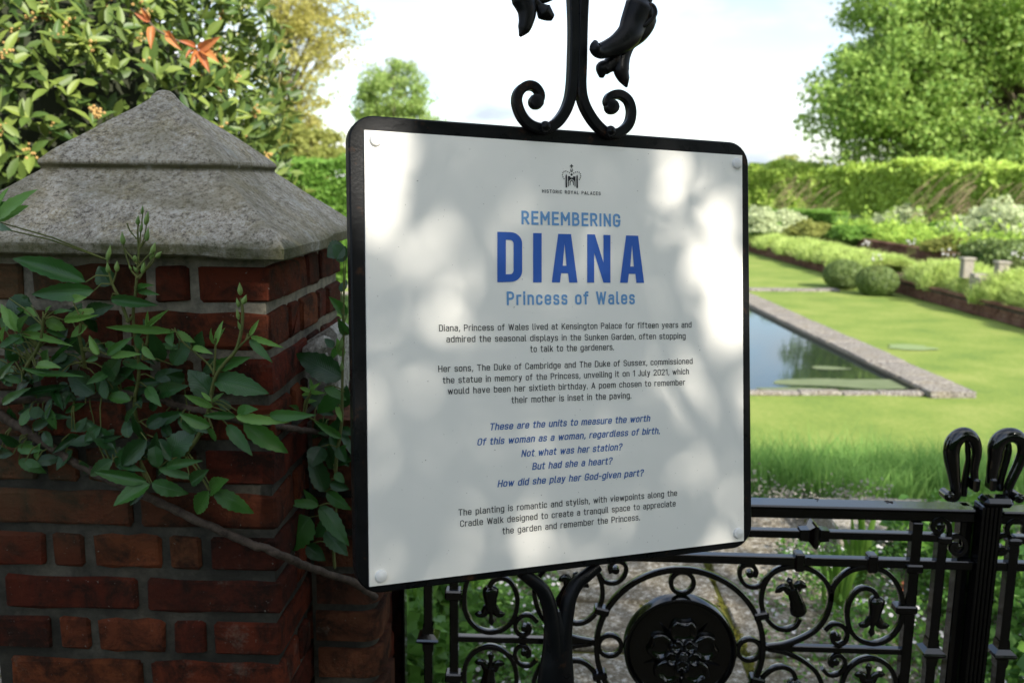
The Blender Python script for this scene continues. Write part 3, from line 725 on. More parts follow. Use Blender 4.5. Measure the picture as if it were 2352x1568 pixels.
# bright iris-like leaves and daisies around the paving
def sword_plant(x, y, h, k, label):
    root = thing('iris_plant', (x, y, 0), label, 'plant', 'upright sword leaved plants beside the paving')
    for i in range(k):
        a = random.uniform(0, 6.28); r = random.uniform(0, .05); hh = h*random.uniform(.6, 1.1); ln = random.uniform(.05, .4)*hh
        b = Vector((x+r*math.cos(a), y+r*math.sin(a), 0)); pts = catmull([b, b+Vector((ln*.3*math.cos(a), ln*.3*math.sin(a), hh*.6)), b+Vector((ln*math.cos(a), ln*math.sin(a), hh))], 4)
        mb = MB().sweep(pts, [(-.011, 0), (0, .002), (.011, 0), (0, -.001)], None, [.7, .9, 1, 1, 1, .85, .6, .35, .05]); part('leaf', mb, LEAF_LIME, root)
sword_plant(1.28, 3.55, .36, 14, 'bright green sword leaved plant nearest the stone block')
sword_plant(1.12, 3.35, .26, 9, 'small bright green sword leaved plant low beside the paving')
sword_plant(1.55, 3.3, .5, 16, 'tall bright green sword leaved plant behind the gate post')
sword_plant(1.95, 3.0, .5, 12, 'bright green sword leaved plant at the right picture edge')
sword_plant(-.42, 2.75, .42, 10, 'upright green leaved plant between the left gate bars')
def ground_clump(name, x0, x1, y0, y1, h, n, size, mat, label, flowers=0, dens=None):
    root = thing(name, ((x0+x1)/2, (y0+y1)/2, 0), label, 'plant')
    X = np.random.uniform(x0, x1, n); Y = np.random.uniform(y0, y1, n)
    hh = h*(.35+.65*np.abs(np.sin(X*7+Y*3))*np.abs(np.cos(Y*6-X*2))); Z = np.random.uniform(0, 1, n)**.7*hh
    cloud_obj('foliage', np.stack([X, Y, Z], 1), size, mat, root, ORG[root.name], kind='stuff', up=np.array([0, 0, .8]), elong=1.5)
    if flowers:
        mb = MB()
        for k in range(flowers):
            x = random.uniform(x0, x1); y = random.uniform(y0, y1); z = h*(.35+.65*abs(math.sin(x*7+y*3))*abs(math.cos(y*6-x*2)))*random.uniform(.8, 1.12)+.01
            r = random.uniform(.0045, .0085); t = Vector((random.uniform(-.5, .5), random.uniform(-.9, .1), 1)).normalized(); a = t.orthogonal().normalized(); b = t.cross(a)
            mb.add([Vector((x, y, z))+(a*math.cos(i*1.047)+b*math.sin(i*1.047))*r for i in range(6)], [(0, 1, 2, 3, 4, 5)])
        part('flowers', mb, PETAL, root, kind='stuff')
    return root
ground_clump('daisy_plant', -.30, .06, 2.3, 3.7, .16, 5200, .022, LEAF_NEAR, 'low spreading plant dotted with white daisies left of the paving', 230)
ground_clump('daisy_plant', 1.02, 1.75, 2.2, 3.9, .16, 7000, .022, LEAF_NEAR, 'low spreading plant dotted with white daisies right of the paving', 280)
ground_clump('daisy_plant', .55, .95, 4.0, 4.4, .09, 900, .02, LEAF_NEAR, 'small daisy tuft in front of the far bank', 90)
ground_clump('daisy_plant', .78, 1.05, 2.6, 3.6, .05, 700, .018, LEAF_NEAR, 'sparse creeping daisies on the paving edge', 50)
ground_clump('leafy_plant', -.62, -.22, 2.15, 3.6, .42, 3200, .06, LEAF_NEAR, 'leafy green plant against the brick wall behind the left gate bars')
ground_clump('leafy_plant', 1.45, 2.6, 2.3, 3.9, .42, 7000, .05, LEAF_NEAR, 'leafy green plants at the right behind the open gate leaf')
ground_clump('lavender_tuft', .95, 1.6, 4.1, 4.5, .26, 1100, .016, flat('dry_lavender', (.30, .27, .23), .9), 'greyish dry sprigs on top of the pale stone block')

# ================================================================== GLOSSY SHRUB behind the pier
shr = thing('laurel_shrub', (-2.35, 4.5, 0), 'large glossy green shrub with tan flower buds behind the stone cap', 'shrub')
def leaf_mesh(name, L=1., Wd=.36, fold=.10, curl=.12, serr=0., seg=8, shape=.75):
    V = []; UV = []; rows = seg+1
    for i in range(rows):
        t = i/seg; w = Wd*.5*(math.sin(math.pi*min(1, t**shape))**.85) if 0 < t < 1 else 0
        z = -curl*L*t*t*1.0+curl*.4*t
        for j, sx in enumerate((-1, -.5, 0, .5, 1)):
            sr = (1+serr*(1 if i % 2 else -1)) if abs(sx) == 1 else 1
            x = sx*w*sr; V.append((x, t*L, z+fold*abs(sx)*w*2+(.02*math.sin(t*17)*abs(sx)*L*.6 if abs(sx) else 0))); UV.append((.5+sx*.5, t))
    Fq = []
    for i in range(seg):
        for j in range(4): a = i*5+j; Fq.append((a, a+1, a+6, a+5))
    me = npmesh(name, V, Fq, UV); me.polygons.foreach_set('use_smooth', [True]*len(me.polygons)); return me
bay_meshes = [leaf_mesh('leaf', 1, w, .25, c_, 0, 5, .9) for w, c_ in ((.36, .15), (.40, .05), (.33, .22))]
for m_ in bay_meshes: m_.materials.append(BAY)
bay_dead = leaf_mesh('leaf', 1, .34, .5, .35, 0, 5); bay_dead.materials.append(BAYO)
SCn = np.array([-2.42, 4.55, 1.30]); SR = np.array([1.13, 1.12, 1.78])
def shrub_pt(n, lo, hi):
    d = np.random.normal(size=(n, 3)); d /= np.linalg.norm(d, axis=1)[:, None]; rr = np.random.uniform(lo, hi, n)
    bmp = 1+.05*np.sin(d[:, 0]*11)+.05*np.sin(d[:, 2]*13+d[:, 1]*5)
    return SCn+d*(rr*bmp)[:, None]*SR, d
def orient(me, name, p, t, nrm, L, parent, ex=(1, 1, 1)):
    t = Vector(t).normalized(); nrm = Vector(nrm); nrm = (nrm-t*nrm.dot(t)).normalized(); x = t.cross(nrm)
    M = Matrix((x, t, nrm)).transposed().to_4x4()
    o = bpy.data.objects.new(name, me); COL.objects.link(o); o.parent = parent
    o.matrix_local = Matrix.Translation(Vector(p)-ORG[parent.name]) @ M @ Matrix.Scale(L, 4) @ Matrix.Diagonal((*ex, 1))
    return o
P, d = shrub_pt(9000, .95, 1.06)
# keep the ones facing the camera and in frame for the single leaf parts
def inview(p, m=0):
    q = CR.transposed() @ (Vector(p)-CAM)
    if q.z > 0: return None
    x = CX+F*q.x/-q.z; y = CY-F*q.y/-q.z
    return (x, y) if -m < x < 2352+m and -m < y < 1568+m else None
cnt = 0
def capline(x):   # upper outline of the stone cap, to choose leaves one can see
    return 207+abs(x-365)*.62
tips = []
for p, dd in zip(P, d):
    if cnt >= 285: break
    v = inview(p, 20)
    if v and dd[1] < -.15 and v[1] < capline(v[0])+10:
        k = 4 if random.random() < .5 else 3
        ax = Vector(dd)+Vector((0, 0, .5))+Vector(np.random.normal(size=3)*.3); ax.normalize()
        a = ax.orthogonal().normalized(); b = ax.cross(a); a0 = random.uniform(0, 6.28)
        tips.append((p, ax))
        for j in range(k):
            an = a0+j*6.28/k; rad = a*math.cos(an)+b*math.sin(an)
            t = rad*random.uniform(.7, 1.1)+ax*random.uniform(.35, .8); L = random.uniform(.075, .112)
            orient(random.choice(bay_meshes), 'leaf', p, t, ax-rad*.4, L, shr); cnt += 1
# the mass of other leaves
P1, d1 = shrub_pt(15000, .90, 1.05); P2, d2 = shrub_pt(7000, .6, .92)
Pm = np.concatenate([P1, P2]); dm = np.concatenate([d1, d2]); ok = Pm[:, 2] > .05; Pm, dm = Pm[ok], dm[ok]
nb = len(Pm); t = dm*.6+np.random.normal(size=(nb, 3))*.75; t[:, 2] += .35; t /= np.linalg.norm(t, axis=1)[:, None]
nr = dm+np.random.normal(size=(nb, 3))*.45; nr[:, 2] += .5; nr -= t*np.sum(nr*t, 1)[:, None]; nr /= np.linalg.norm(nr, axis=1)[:, None]
bb = np.cross(nr, t); s = np.random.uniform(.068, .105, nb)[:, None]
prof = [(0, 0, 0), (.17, .32, .03), (.16, .68, .0), (0, 1., -.10), (-.16, .68, .0), (-.17, .32, .03), (0, .32, -.03), (0, .68, -.06)]
V = np.stack([Pm+bb*s*a+t*s*b_+nr*s*c_ for a, b_, c_ in prof], 1).reshape(-1, 3)
b0 = (np.arange(nb)*8)[:, None]; quads = np.concatenate([b0+np.array(q) for q in ((0, 1, 6, 0), (0, 6, 5, 0))])
T = np.concatenate([b0+np.array(q) for q in ((0, 1, 6), (0, 6, 5), (1, 2, 7), (1, 7, 6), (6, 7, 4), (6, 4, 5), (2, 3, 7), (7, 3, 4))])
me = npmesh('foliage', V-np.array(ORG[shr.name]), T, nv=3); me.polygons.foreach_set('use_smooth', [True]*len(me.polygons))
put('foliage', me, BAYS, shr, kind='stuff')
mb = MB()
for k in range(46):
    q = P2[k*7]; mb.tube(catmull([(-2.35+random.uniform(-.1, .1), 4.5, 0), (-2.35+(q[0]+2.35)*.3, 4.5+(q[1]-4.5)*.3, q[2]*.5), tuple(q)], 4), [.028-.0025*i for i in range(9)], 5)
part('branches', mb, BARK, shr, smooth=60)
mb = MB(); mb.ball(SCn, 1, 16, 10, tuple(SR*.72)); part('inner_shade', mb, flat('inner_shade_dark', (.022, .026, .012), .95), shr)  # dark ball painted as the shade seen between the leaves
# flower bud clusters
random.shuffle(tips)
for p, ax in tips[:36]:
    mb = MB(); c_ = Vector(p)+ax*.01
    for k in range(random.randint(9, 18)):
        mb.ball(c_+Vector(np.random.normal(size=3))*.013, random.uniform(.0045, .0075), 5, 4)
    part('bud_cluster', mb, BERRY, shr)
q = onY(221, 258, 3.45)
mb = MB()
for k in range(34): mb.ball(q+Vector(np.random.normal(size=3))*.011, .006, 5, 4)
part('bud_cluster', mb, BERRY, shr)
# withered orange shoot
for (bx_, by_, tx, ty) in ((345, 45, 325, 22), (345, 50, 312, 32), (350, 60, 345, 105), (385, 72, 408, 110), (395, 85, 378, 72), (450, 110, 415, 92), (455, 113, 498, 90), (458, 116, 497, 134), (450, 116, 425, 128), (455, 116, 478, 158), (452, 114, 440, 150)):
    a, b = onY(bx_, by_, 3.42), onY(tx, ty, 3.38); orient(bay_dead, 'leaf', a, b-a, Vector((random.uniform(-.6, .6), -1, random.uniform(-.3, .6))), (b-a).length*1.05, shr)
part('branch', MB().tube(catmull([onY(330, 20, 3.46), onY(352, 62, 3.44), onY(400, 90, 3.43), onY(455, 113, 3.42)], 4), .004, 5), BARK, shr)

# ================================================================== BRICK GATE PIER
XR, YF, XL, YB = -.4395, 1.42, -.94, 1.92
PT = 1.397; PITCH = .0749
pier = thing('gate_pier', (-.69, 1.67, 0), 'old red brick gate pier under a grey pyramidal stone cap', 'pier')
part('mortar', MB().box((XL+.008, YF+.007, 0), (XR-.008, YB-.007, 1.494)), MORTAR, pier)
BM = {}
def brick_mesh(w, d, h, var):
    key = (round(w, 3), round(d, 3), round(h, 3), var)
    if key not in BM:
        mb = MB(); c = .0045; ln = max(w, d); st = 5; q = min(w, d)
        ring = [(c, 0), (q-c, 0), (q, c), (q, h-c), (q-c, h), (c, h), (0, h-c), (0, c)]
        tt = [0, c] + [ln*i/(st-1) for i in range(1, st-1)] + [ln-c, ln]
        for i, t_ in enumerate(tt):
            for a, b in ring:
                if i in (0, len(tt)-1): a = min(max(a, c), q-c); b = min(max(b, c), h-c)
                mb.v.append(Vector((t_, a, b)) if w >= d else Vector((a, t_, b)))
        for i in range(len(tt)-1):
            for j in range(8):
                f = (i*8+j, i*8+(j+1) % 8, (i+1)*8+(j+1) % 8, (i+1)*8+j); mb.f.append(f[::-1] if w >= d else f)
        f = tuple(range(8)); g_ = tuple(range((len(tt)-1)*8, len(tt)*8)); mb.f += ([f, g_[::-1]] if w >= d else [f[::-1], g_])
        rs = random.Random(hash(key) & 0xffff)
        for v in mb.v: v.x += rs.uniform(-.002, .002); v.y += rs.uniform(-.0014, .0014); v.z += rs.uniform(-.0026, .0026)
        me = mb.mesh('brick'); me.materials.append(BRICK); BM[key] = me
    return BM[key]
def lay(x, y, z, w, d, h=.0575, mat=None, root=pier):
    o = bpy.data.objects.new('brick', brick_mesh(w, d, h, random.randint(0, 2))); COL.objects.link(o); o.parent = root
    o.location = Vector((x+random.uniform(-.0015, .0015), y+random.uniform(-.0012, .0012), z+random.uniform(-.001, .001)))-ORG[root.name]
J = .0165
k = -1; DEP = .11
while True:
    zt = PT-PITCH*k-.0087; zb = zt-.0575
    if zb < 0: break
    A = (k % 2 == 0)
    if k == -1: A = False
    # front and back runs
    fr = [.226, .226, .0155] if A else [.113, .052, .113, .052, .1045]
    for yy in (YF, YB-DEP):
        x = XR
        for i, w in enumerate(fr):
            ww = w; 
            if i == len(fr)-1: ww = (x-XL)
            d_ = DEP
            if i == 0 and not A: d_ = .226; y0 = YF if yy == YF else YB-.226
            else: y0 = yy if yy == YF else YB-d_
            if not A and i == 0 and yy != YF: y0 = YB-.15; d_ = .15
            if ww > .02: lay(x-ww, y0, zb, ww, d_)
            x -= ww+J
            if x-XL < .02: break
    sr = ([DEP, .052, .105, .098] if A else [.226, .075])
    for side in (0, 1):
        y = YF+sr[0]+J
        for w in sr[1:]:
            if y+w > YB-DEP+.001: w = YB-DEP-J-y
            if w > .02: lay(XR-DEP if side else XL, y, zb, DEP if side else DEP, w)
            y += w+J
    k += 1
# cap
cx, cy = -.69, 1.661
prof = [(.235, 1.481), (.286, 1.482), (.290, 1.485), (.2905, 1.500), (.287, 1.504)]
for i in range(1, 9):
    t_ = i/8; prof.append((.286-.1345*t_, 1.504+.106*t_))
prof += [(.1505, 1.612), (.1512, 1.616), (.1530, 1.6185), (.1540, 1.622), (.1530, 1.627)]
for i in range(1, 8):
    t_ = i/8; prof.append((.1530-.1300*t_, 1.629+.100*t_+.002*math.sin(t_*math.pi)))
prof += [(.024, 1.737), (.018, 1.745), (.011, 1.7505), (.004, 1.752)]
mb = MB(); ns = 14; ring = 4*ns
for (r, z) in prof:
    for s_ in range(4):
        for j in range(ns):
            t_ = -1+2*j/ns; rd = max(0, abs(t_)-.96)*2.
            a, b = t_*r, -r
            if r < .03: l = math.hypot(a, b); a, b = a/l*r, b/l*r     # rounded tip
            c_, sn = math.cos(s_*math.pi/2), math.sin(s_*math.pi/2)
            x, y_ = a*c_-b*sn, a*sn+b*c_
            jx = .0016*math.sin(x*61+z*90)+.0012*math.sin(y_*83+z*40+1)
            nz = z+.0006*math.sin(x*47+y_*39)
            if z < 1.505: nz += -.006*max(0, math.sin((x-.16)*14))*(1 if (y_ < 0 and x > .0) else 0); 
            mb.v.append(Vector((cx+x*(1+jx/.2*.35), cy+y_*(1+jx/.2*.35), nz)))
for i in range(len(prof)-1):
    for j in range(ring): a = i*ring; mb.f.append((a+j, a+(j+1) % ring, a+ring+(j+1) % ring, a+ring+j))
mb.f.append(tuple(range((len(prof)-1)*ring, len(prof)*ring))); mb.f.append(tuple(range(ring))[::-1])
part('stone_cap', mb, CAP, pier, smooth=18)

# rounded buttress beside the pier
but = thing('garden_wall', (-.37, 1.8, 0), 'rounded end of a lower brick wall with a carved stone scroll beside the pier', 'wall')
def round_brick(x0, x1, y0, y1, z0, z1, rad):
    pts = [(x0, y0)]
    for i in range(7): a = -math.pi/2+i*math.pi/12; pts.append((x1-rad+rad*math.cos(a), y0+rad+rad*math.sin(a)))
    pts += [(x1, y1), (x0, y1)]
    mb = MB(); mb.prism([(a, b) for a, b in pts], lambda u, v, d: Vector((u, v, d)), z0, z1); return mb
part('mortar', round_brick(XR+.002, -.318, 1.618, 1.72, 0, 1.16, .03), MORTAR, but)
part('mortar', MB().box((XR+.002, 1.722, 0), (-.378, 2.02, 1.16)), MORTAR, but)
k = 0
while True:
    zt = PT-PITCH*(k+2.93)-.009; zb = zt-.058
    if zb < 0: break
    jx = random.uniform(-.003, .003)+.012*min(1, k/9)
    w_ = .118+jx; 
    part('brick', round_brick(XR+.010 if k % 2 else XR+.013, XR+w_+.010, 1.610, 1.72, zb, zt, .034), BRICK2, but, smooth=40)
    part('brick', MB().box((XR+.006, 1.735, zb), (-.330+jx+random.uniform(-.004, .002), 1.86, zt), .006), BRICK, but)
    part('brick', MB().box((XR+.006, 1.875, zb), (-.364+jx, 2.03, zt), .006), BRICK, but)
    k += 1
# scroll: sloping stone with a rolled volute
def SP(x, y, Y): return onY(x, y, Y)
mb = MB(); out = []
for (x, y) in ((672, 800), (690, 792), (730, 770), (755, 752), (772, 770), (775, 860), (770, 930), (676, 930), (674, 860)):
    p = SP(x, y, 1.63); out.append((p.x, p.z))
mb.prism(out, lambda u, v, d: Vector((u, d, v)), 1.74, 1.64); part('scroll_stone', mb, SCROLL, but, smooth=30)
mb = MB(); a, b = SP(706, 812, 1.60), SP(752, 785, 1.60)
mb.tube([a+Vector((-.006, 0, -.004)), a, a.lerp(b, .5), b, b+Vector((.006, 0, .003))], [.006, .014, .0155, .014, .006], 12); part('volute', mb, SCROLL, but, smooth=60)
mb = MB(); mb.tube(catmull([SP(740, 815, 1.62), SP(752, 840, 1.615), SP(764, 880, 1.62), SP(768, 925, 1.63)], 5), .010, 8); part('moulding', mb, SCROLL, but, smooth=60)

# ================================================================== INTERPRETATION SIGN
s_tl, s_tr, s_br, s_bl = (835, 300), (1701, 358), (1705, 1240), (847, 1345)
SO = Vector((-.22760199, 1.11894839, 1.07791985)); SA = Vector((0.53338162, 0.24196675, -0.02068067)); SB = Vector((-0.01497274, 0.0911915, 0.58400574))
EU = SA.normalized(); EN = EU.cross(SB).normalized(); EV = EN.cross(EU)
if EN.y > 0: EN = -EN; 
PWID, PHEI = SA.length, SB.dot(EV)
SKEW = SB.dot(EU)
def s2(px, py):                     # pixel -> panel coordinates in metres
    d = ray(px, py); k_ = (SO-CAM).dot(EN)/d.dot(EN); p = CAM+d*k_-SO
    return p.dot(EU), p.dot(EV)
def SW(u, v, n=0.): return SO+EU*u+EV*v+EN*n
sign = thing('garden_sign', SW(s2(1292, 1400)[0], 0, -.02)*1., 'white information panel with blue lettering in a black iron frame on a forked post', 'sign')
sign.location.z = 0; ORG[sign.name] = Vector(sign.location)
fl = s2(799, 800)[0]+.0055; frr = s2(1724, 800)[0]; ft = s2(1250, 295)[1]; fb = s2(1250, 1318)[1]
def rrect(x0, y0, x1, y1, r, n=8):
    out = []
    for cx_, cy_, a0 in ((x1-r, y1-r, 0), (x0+r, y1-r, 90), (x0+r, y0+r, 180), (x1-r, y0+r, 270)):
        for i in range(n+1): a = R_(a0+90*i/n); out.append((cx_+r*math.cos(a), cy_+r*math.sin(a)))
    return out
fx0, fy0 = s2(809, 800)[0], s2(850, 1364)[1]; fx1 = s2(1724, 800)[0]; fy1 = s2(1000, 276)[1]
def frame_ring():
    mb = MB(); prof_ = [(0., -.019), (0., -.0022), (.0022, 0.), (.030, 0.), (.030, -.019)]; R0 = .034
    loops = []
    for ins, z in prof_:
        r = max(.0035, R0-ins); pts = rrect(fx0+ins, fy0+ins, fx1-ins, fy1-ins, r, 7)
        loops.append([SW(u, v, z) for u, v in pts])
    n = len(loops[0]); base = len(mb.v)
    for l in loops: mb.v.extend(l)
    for i in range(len(loops)):
        for j in range(n):
            a = base+i*n; b = base+((i+1) % len(loops))*n; mb.f.append((a+j, a+(j+1) % n, b+(j+1) % n, b+j))
    return mb
part('frame', frame_ring(), FRAME, sign, smooth=35)
pu0 = s2(835, 300)[0]; 
pc = [s2(*s_tl), s2(*s_tr), s2(*s_br), s2(*s_bl)]
mb = MB(); mb.prism([(pc[3][0], pc[3][1]), pc[2], pc[1], pc[0]], SW, .0008, .0040); panel = part('panel', mb, PANEL, sign)
mb = MB(); mb.prism([(fx0+.025, fy0+.025), (fx1-.025, fy0+.025), (fx1-.025, fy1-.025), (fx0+.025, fy1-.025)], SW, -.0175, -.002); part('backing', mb, FRAME, sign)
for (x, y) in ((861, 323), (1688, 377), (873, 1320), (1691, 1222)):
    u, v = s2(x, y); mb = MB(); ro = [(0.0082, .0040), (.0082, .0062), (.0074, .0082), (.0050, .0094), (.0, .0098)]
    for r, n_ in ro:
        for j in range(20): a = 2*math.pi*j/20; mb.v.append(SW(u+r*math.cos(a), v+r*math.sin(a), n_))
    for i in range(4):
        for j in range(20): mb.f.append((i*20+j, i*20+(j+1) % 20, (i+1)*20+(j+1) % 20, (i+1)*20+j))
    mb.f.append(tuple(range(80, 100))); part('screw_cap', mb, BUTTON, sign, smooth=40)

# lettering
def c5(x, y): return ((860+x/2.2615)*.91875, (260+y/2.2615)*.91875)
def c6(x, y): return ((860+x/2.178)*.91875, (780+y/2.178)*.91875)
# a plain engineering-style alphabet: each glyph is its width and strokes (corner radius, closed?, centre line points); cap height 1
X_ = .73
def G_(w, *st): return (w, st)
BR = (.17, 0)
GL = {
 'a': G_(.36, (.14, 0, (.03, .64), (.05, X_), (.36, X_), (.36, 0)), (.15, 0, (.36, .43), (0, .43), (0, 0), (.36, 0), (.36, .12))),
 'b': G_(.38, (0, 0, (0, 1), (0, 0)), (.17, 0, (0, .5), (0, X_), (.38, X_), (.38, 0), (0, 0), (0, .2))),
 'c': G_(.36, (.16, 0, (.36, .55), (.36, X_), (0, X_), (0, 0), (.36, 0), (.36, .18))),
 'd': G_(.38, (0, 0, (.38, 1), (.38, 0)), (.17, 0, (.38, .5), (.38, X_), (0, X_), (0, 0), (.38, 0), (.38, .2))),
 'e': G_(.38, (0, 0, (0, .36), (.38, .36)), (.17, 0, (.38, .36), (.38, X_), (0, X_), (0, 0), (.37, 0), (.37, .14))),
 'f': G_(.25, (.12, 0, (.25, 1), (.09, 1), (.09, 0)), (0, 0, (-.02, X_), (.24, X_))),
 'g': G_(.38, (.15, 0, (.38, X_), (.38, -.26), (.04, -.26)), (.17, 0, (.38, .5), (.38, X_), (0, X_), (0, 0), (.38, 0), (.38, .2))),
 'h': G_(.36, (0, 0, (0, 1), (0, 0)), (.17, 0, (0, .45), (0, X_), (.36, X_), (.36, 0))),
 'i': G_(.0, (0, 0, (0, X_), (0, 0)), (0, 0, (0, .93), (0, 1.03))),
 'k': G_(.34, (0, 0, (0, 1), (0, 0)), (0, 0, (.32, X_), (0, .26)), (0, 0, (.13, .44), (.35, 0))),
 'l': G_(.09, (.08, 0, (0, 1), (0, 0), (.1, 0))),
 'm': G_(.62, (0, 0, (0, X_), (0, 0)), (.14, 0, (0, .45), (0, X_), (.31, X_), (.31, 0)), (.14, 0, (.31, .45), (.31, X_), (.62, X_), (.62, 0))),
 'n': G_(.36, (0, 0, (0, X_), (0, 0)), (.17, 0, (0, .45), (0, X_), (.36, X_), (.36, 0))),
 'o': G_(.38, (.18, 1, (0, 0), (.38, 0), (.38, X_), (0, X_))),
 'p': G_(.38, (0, 0, (0, X_), (0, -.27)), (.17, 0, (0, .5), (0, X_), (.38, X_), (.38, 0), (0, 0), (0, .2))),
 'q': G_(.38, (0, 0, (.38, X_), (.38, -.27)), (.17, 0, (.38, .5), (.38, X_), (0, X_), (0, 0), (.38, 0), (.38, .2))),
 'r': G_(.22, (0, 0, (0, X_), (0, 0)), (.15, 0, (0, .45), (0, X_), (.24, X_))),
 's': G_(.33, (.12, 0, (.32, .60), (.32, X_), (0, X_), (0, .385), (.33, .35), (.33, 0), (0, 0), (0, .13))),
 't': G_(.25, (.11, 0, (.09, .96), (.09, 0), (.25, 0)), (0, 0, (-.02, X_), (.24, X_))),
 'u': G_(.36, (0, 0, (.36, X_), (.36, 0)), (.17, 0, (0, X_), (0, 0), (.36, 0), (.36, .3))),
 'v': G_(.36, (0, 0, (0, X_), (.18, .0)), (0, 0, (.18, .0), (.36, X_))),
 'w': G_(.60, (0, 0, (0, X_), (.15, 0)), (0, 0, (.15, 0), (.30, .68)), (0, 0, (.30, .68), (.45, 0)), (0, 0, (.45, 0), (.60, X_))),
 'x': G_(.34, (0, 0, (0, X_), (.34, 0)), (0, 0, (.34, X_), (0, 0))),
 'y': G_(.36, (0, 0, (0, X_), (.18, .02)), (.08, 0, (.36, X_), (.13, -.26), (.0, -.26))),
 'A': G_(.48, (0, 0, (0, 0), (.24, 1)), (0, 0, (.24, 1), (.48, 0)), (0, 0, (.07, .28), (.41, .28))),
 'B': G_(.42, (0, 0, (0, 1), (0, 0)), (.2, 0, (0, 1), (.39, 1), (.39, .53), (0, .53)), (.22, 0, (0, .53), (.43, .53), (.43, 0), (0, 0))),
 'C': G_(.42, (.2, 0, (.42, .74), (.42, 1), (0, 1), (0, 0), (.42, 0), (.42, .26))),
 'D': G_(.43, (0, 0, (0, 1), (0, 0)), (.2, 0, (0, 1), (.43, 1), (.43, 0), (0, 0))),
 'E': G_(.36, (0, 0, (0, 1), (0, 0)), (0, 0, (0, 1), (.38, 1)), (0, 0, (0, .52), (.34, .52)), (0, 0, (0, 0), (.38, 0))),
 'G': G_(.43, (.2, 0, (.43, .76), (.43, 1), (0, 1), (0, 0), (.43, 0), (.43, .46)), (0, 0, (.22, .46), (.45, .46))),
 'H': G_(.44, (0, 0, (0, 1), (0, 0)), (0, 0, (.44, 1), (.44, 0)), (0, 0, (0, .52), (.44, .52))),
 'I': G_(.0, (0, 0, (0, 1), (0, 0))),
 'J': G_(.28, (.15, 0, (.28, 1), (.28, 0), (0, 0), (-.02, .12))),
 'K': G_(.42, (0, 0, (0, 1), (0, 0)), (0, 0, (.41, 1), (0, .36)), (0, 0, (.15, .58), (.43, 0))),
 'L': G_(.35, (0, 0, (0, 1), (0, 0)), (0, 0, (0, 0), (.36, 0))),
 'M': G_(.56, (0, 0, (0, 1), (0, 0)), (0, 0, (.56, 1), (.56, 0)), (0, 0, (0, 1), (.28, .38)), (0, 0, (.28, .38), (.56, 1))),
 'N': G_(.44, (0, 0, (0, 1), (0, 0)), (0, 0, (.44, 1), (.44, 0)), (0, 0, (0, .98), (.44, .02))),
 'O': G_(.43, (.21, 1, (0, 0), (.43, 0), (.43, 1), (0, 1))),
 'P': G_(.42, (0, 0, (0, 1), (0, 0)), (.21, 0, (0, 1), (.42, 1), (.42, .46), (0, .46))),
 'R': G_(.42, (0, 0, (0, 1), (0, 0)), (.21, 0, (0, 1), (.41, 1), (.41, .47), (0, .47)), (0, 0, (.20, .47), (.43, 0))),
 'S': G_(.41, (.18, 0, (.40, .80), (.40, 1), (0, 1), (0, .54), (.42, .50), (.42, 0), (0, 0), (0, .2))),
 'T': G_(.46, (0, 0, (.23, 1), (.23, 0)), (0, 0, (0, 1), (.46, 1))),
 'W': G_(.70, (0, 0, (0, 1), (.17, 0)), (0, 0, (.17, 0), (.35, .94)), (0, 0, (.35, .94), (.53, 0)), (0, 0, (.53, 0), (.70, 1))),
 'Y': G_(.46, (0, 0, (0, 1), (.23, .42)), (0, 0, (.46, 1), (.23, .42)), (0, 0, (.23, .45), (.23, 0))),
 '0': G_(.42, (.2, 1, (0, 0), (.42, 0), (.42, 1), (0, 1))), '1': G_(.2, (0, 0, (0, .80), (.2, 1)), (0, 0, (.2, 1), (.2, 0))),
 '2': G_(.42, (.19, 0, (0, .78), (0, 1), (.40, 1), (.40, .62), (.0, .0)), (0, 0, (0, 0), (.43, 0))),
 ',': G_(.04, (0, 0, (.06, .08), (0, -.16))), '.': G_(.0, (0, 0, (0, -.05), (0, .06))), '-': G_(.24, (0, 0, (0, .42), (.24, .42))),
 '?': G_(.36, (.16, 0, (0, .80), (0, 1), (.36, 1), (.36, .62), (.17, .48), (.17, .28)), (0, 0, (.17, -.05), (.17, .06))),
}
def fillet(pts, r, closed):
    P = [Vector((*p, 0)) for p in pts]; n = len(P); out = []
    for i, p in enumerate(P):
        if not closed and i in (0, n-1): out.append(p); continue
        a, b = P[i-1]-p, P[(i+1) % n]-p; la, lb = a.length, b.length
        ang = a.angle(b)
        rr = min(r, (la*(.5 if (closed or 0 < i-1) else 1.))*math.tan(ang/2), (lb*(.5 if (closed or i+1 < n-1) else 1.))*math.tan(ang/2))
        if rr < .01: out.append(p); continue
        d_ = rr/math.tan(ang/2); s_, e_ = p+a/la*d_, p+b/lb*d_
        bis = (a/la+b/lb).normalized(); c_ = p+bis*(rr/math.sin(ang/2)); v0, v1 = s_-c_, e_-c_; th = v0.angle(v1); sg = 1 if v0.cross(v1).z > 0 else -1
        for k_ in range(6): t_ = sg*th*k_/5; out.append(c_+Vector((v0.x*math.cos(t_)-v0.y*math.sin(t_), v0.x*math.sin(t_)+v0.y*math.cos(t_), 0)))
    return out
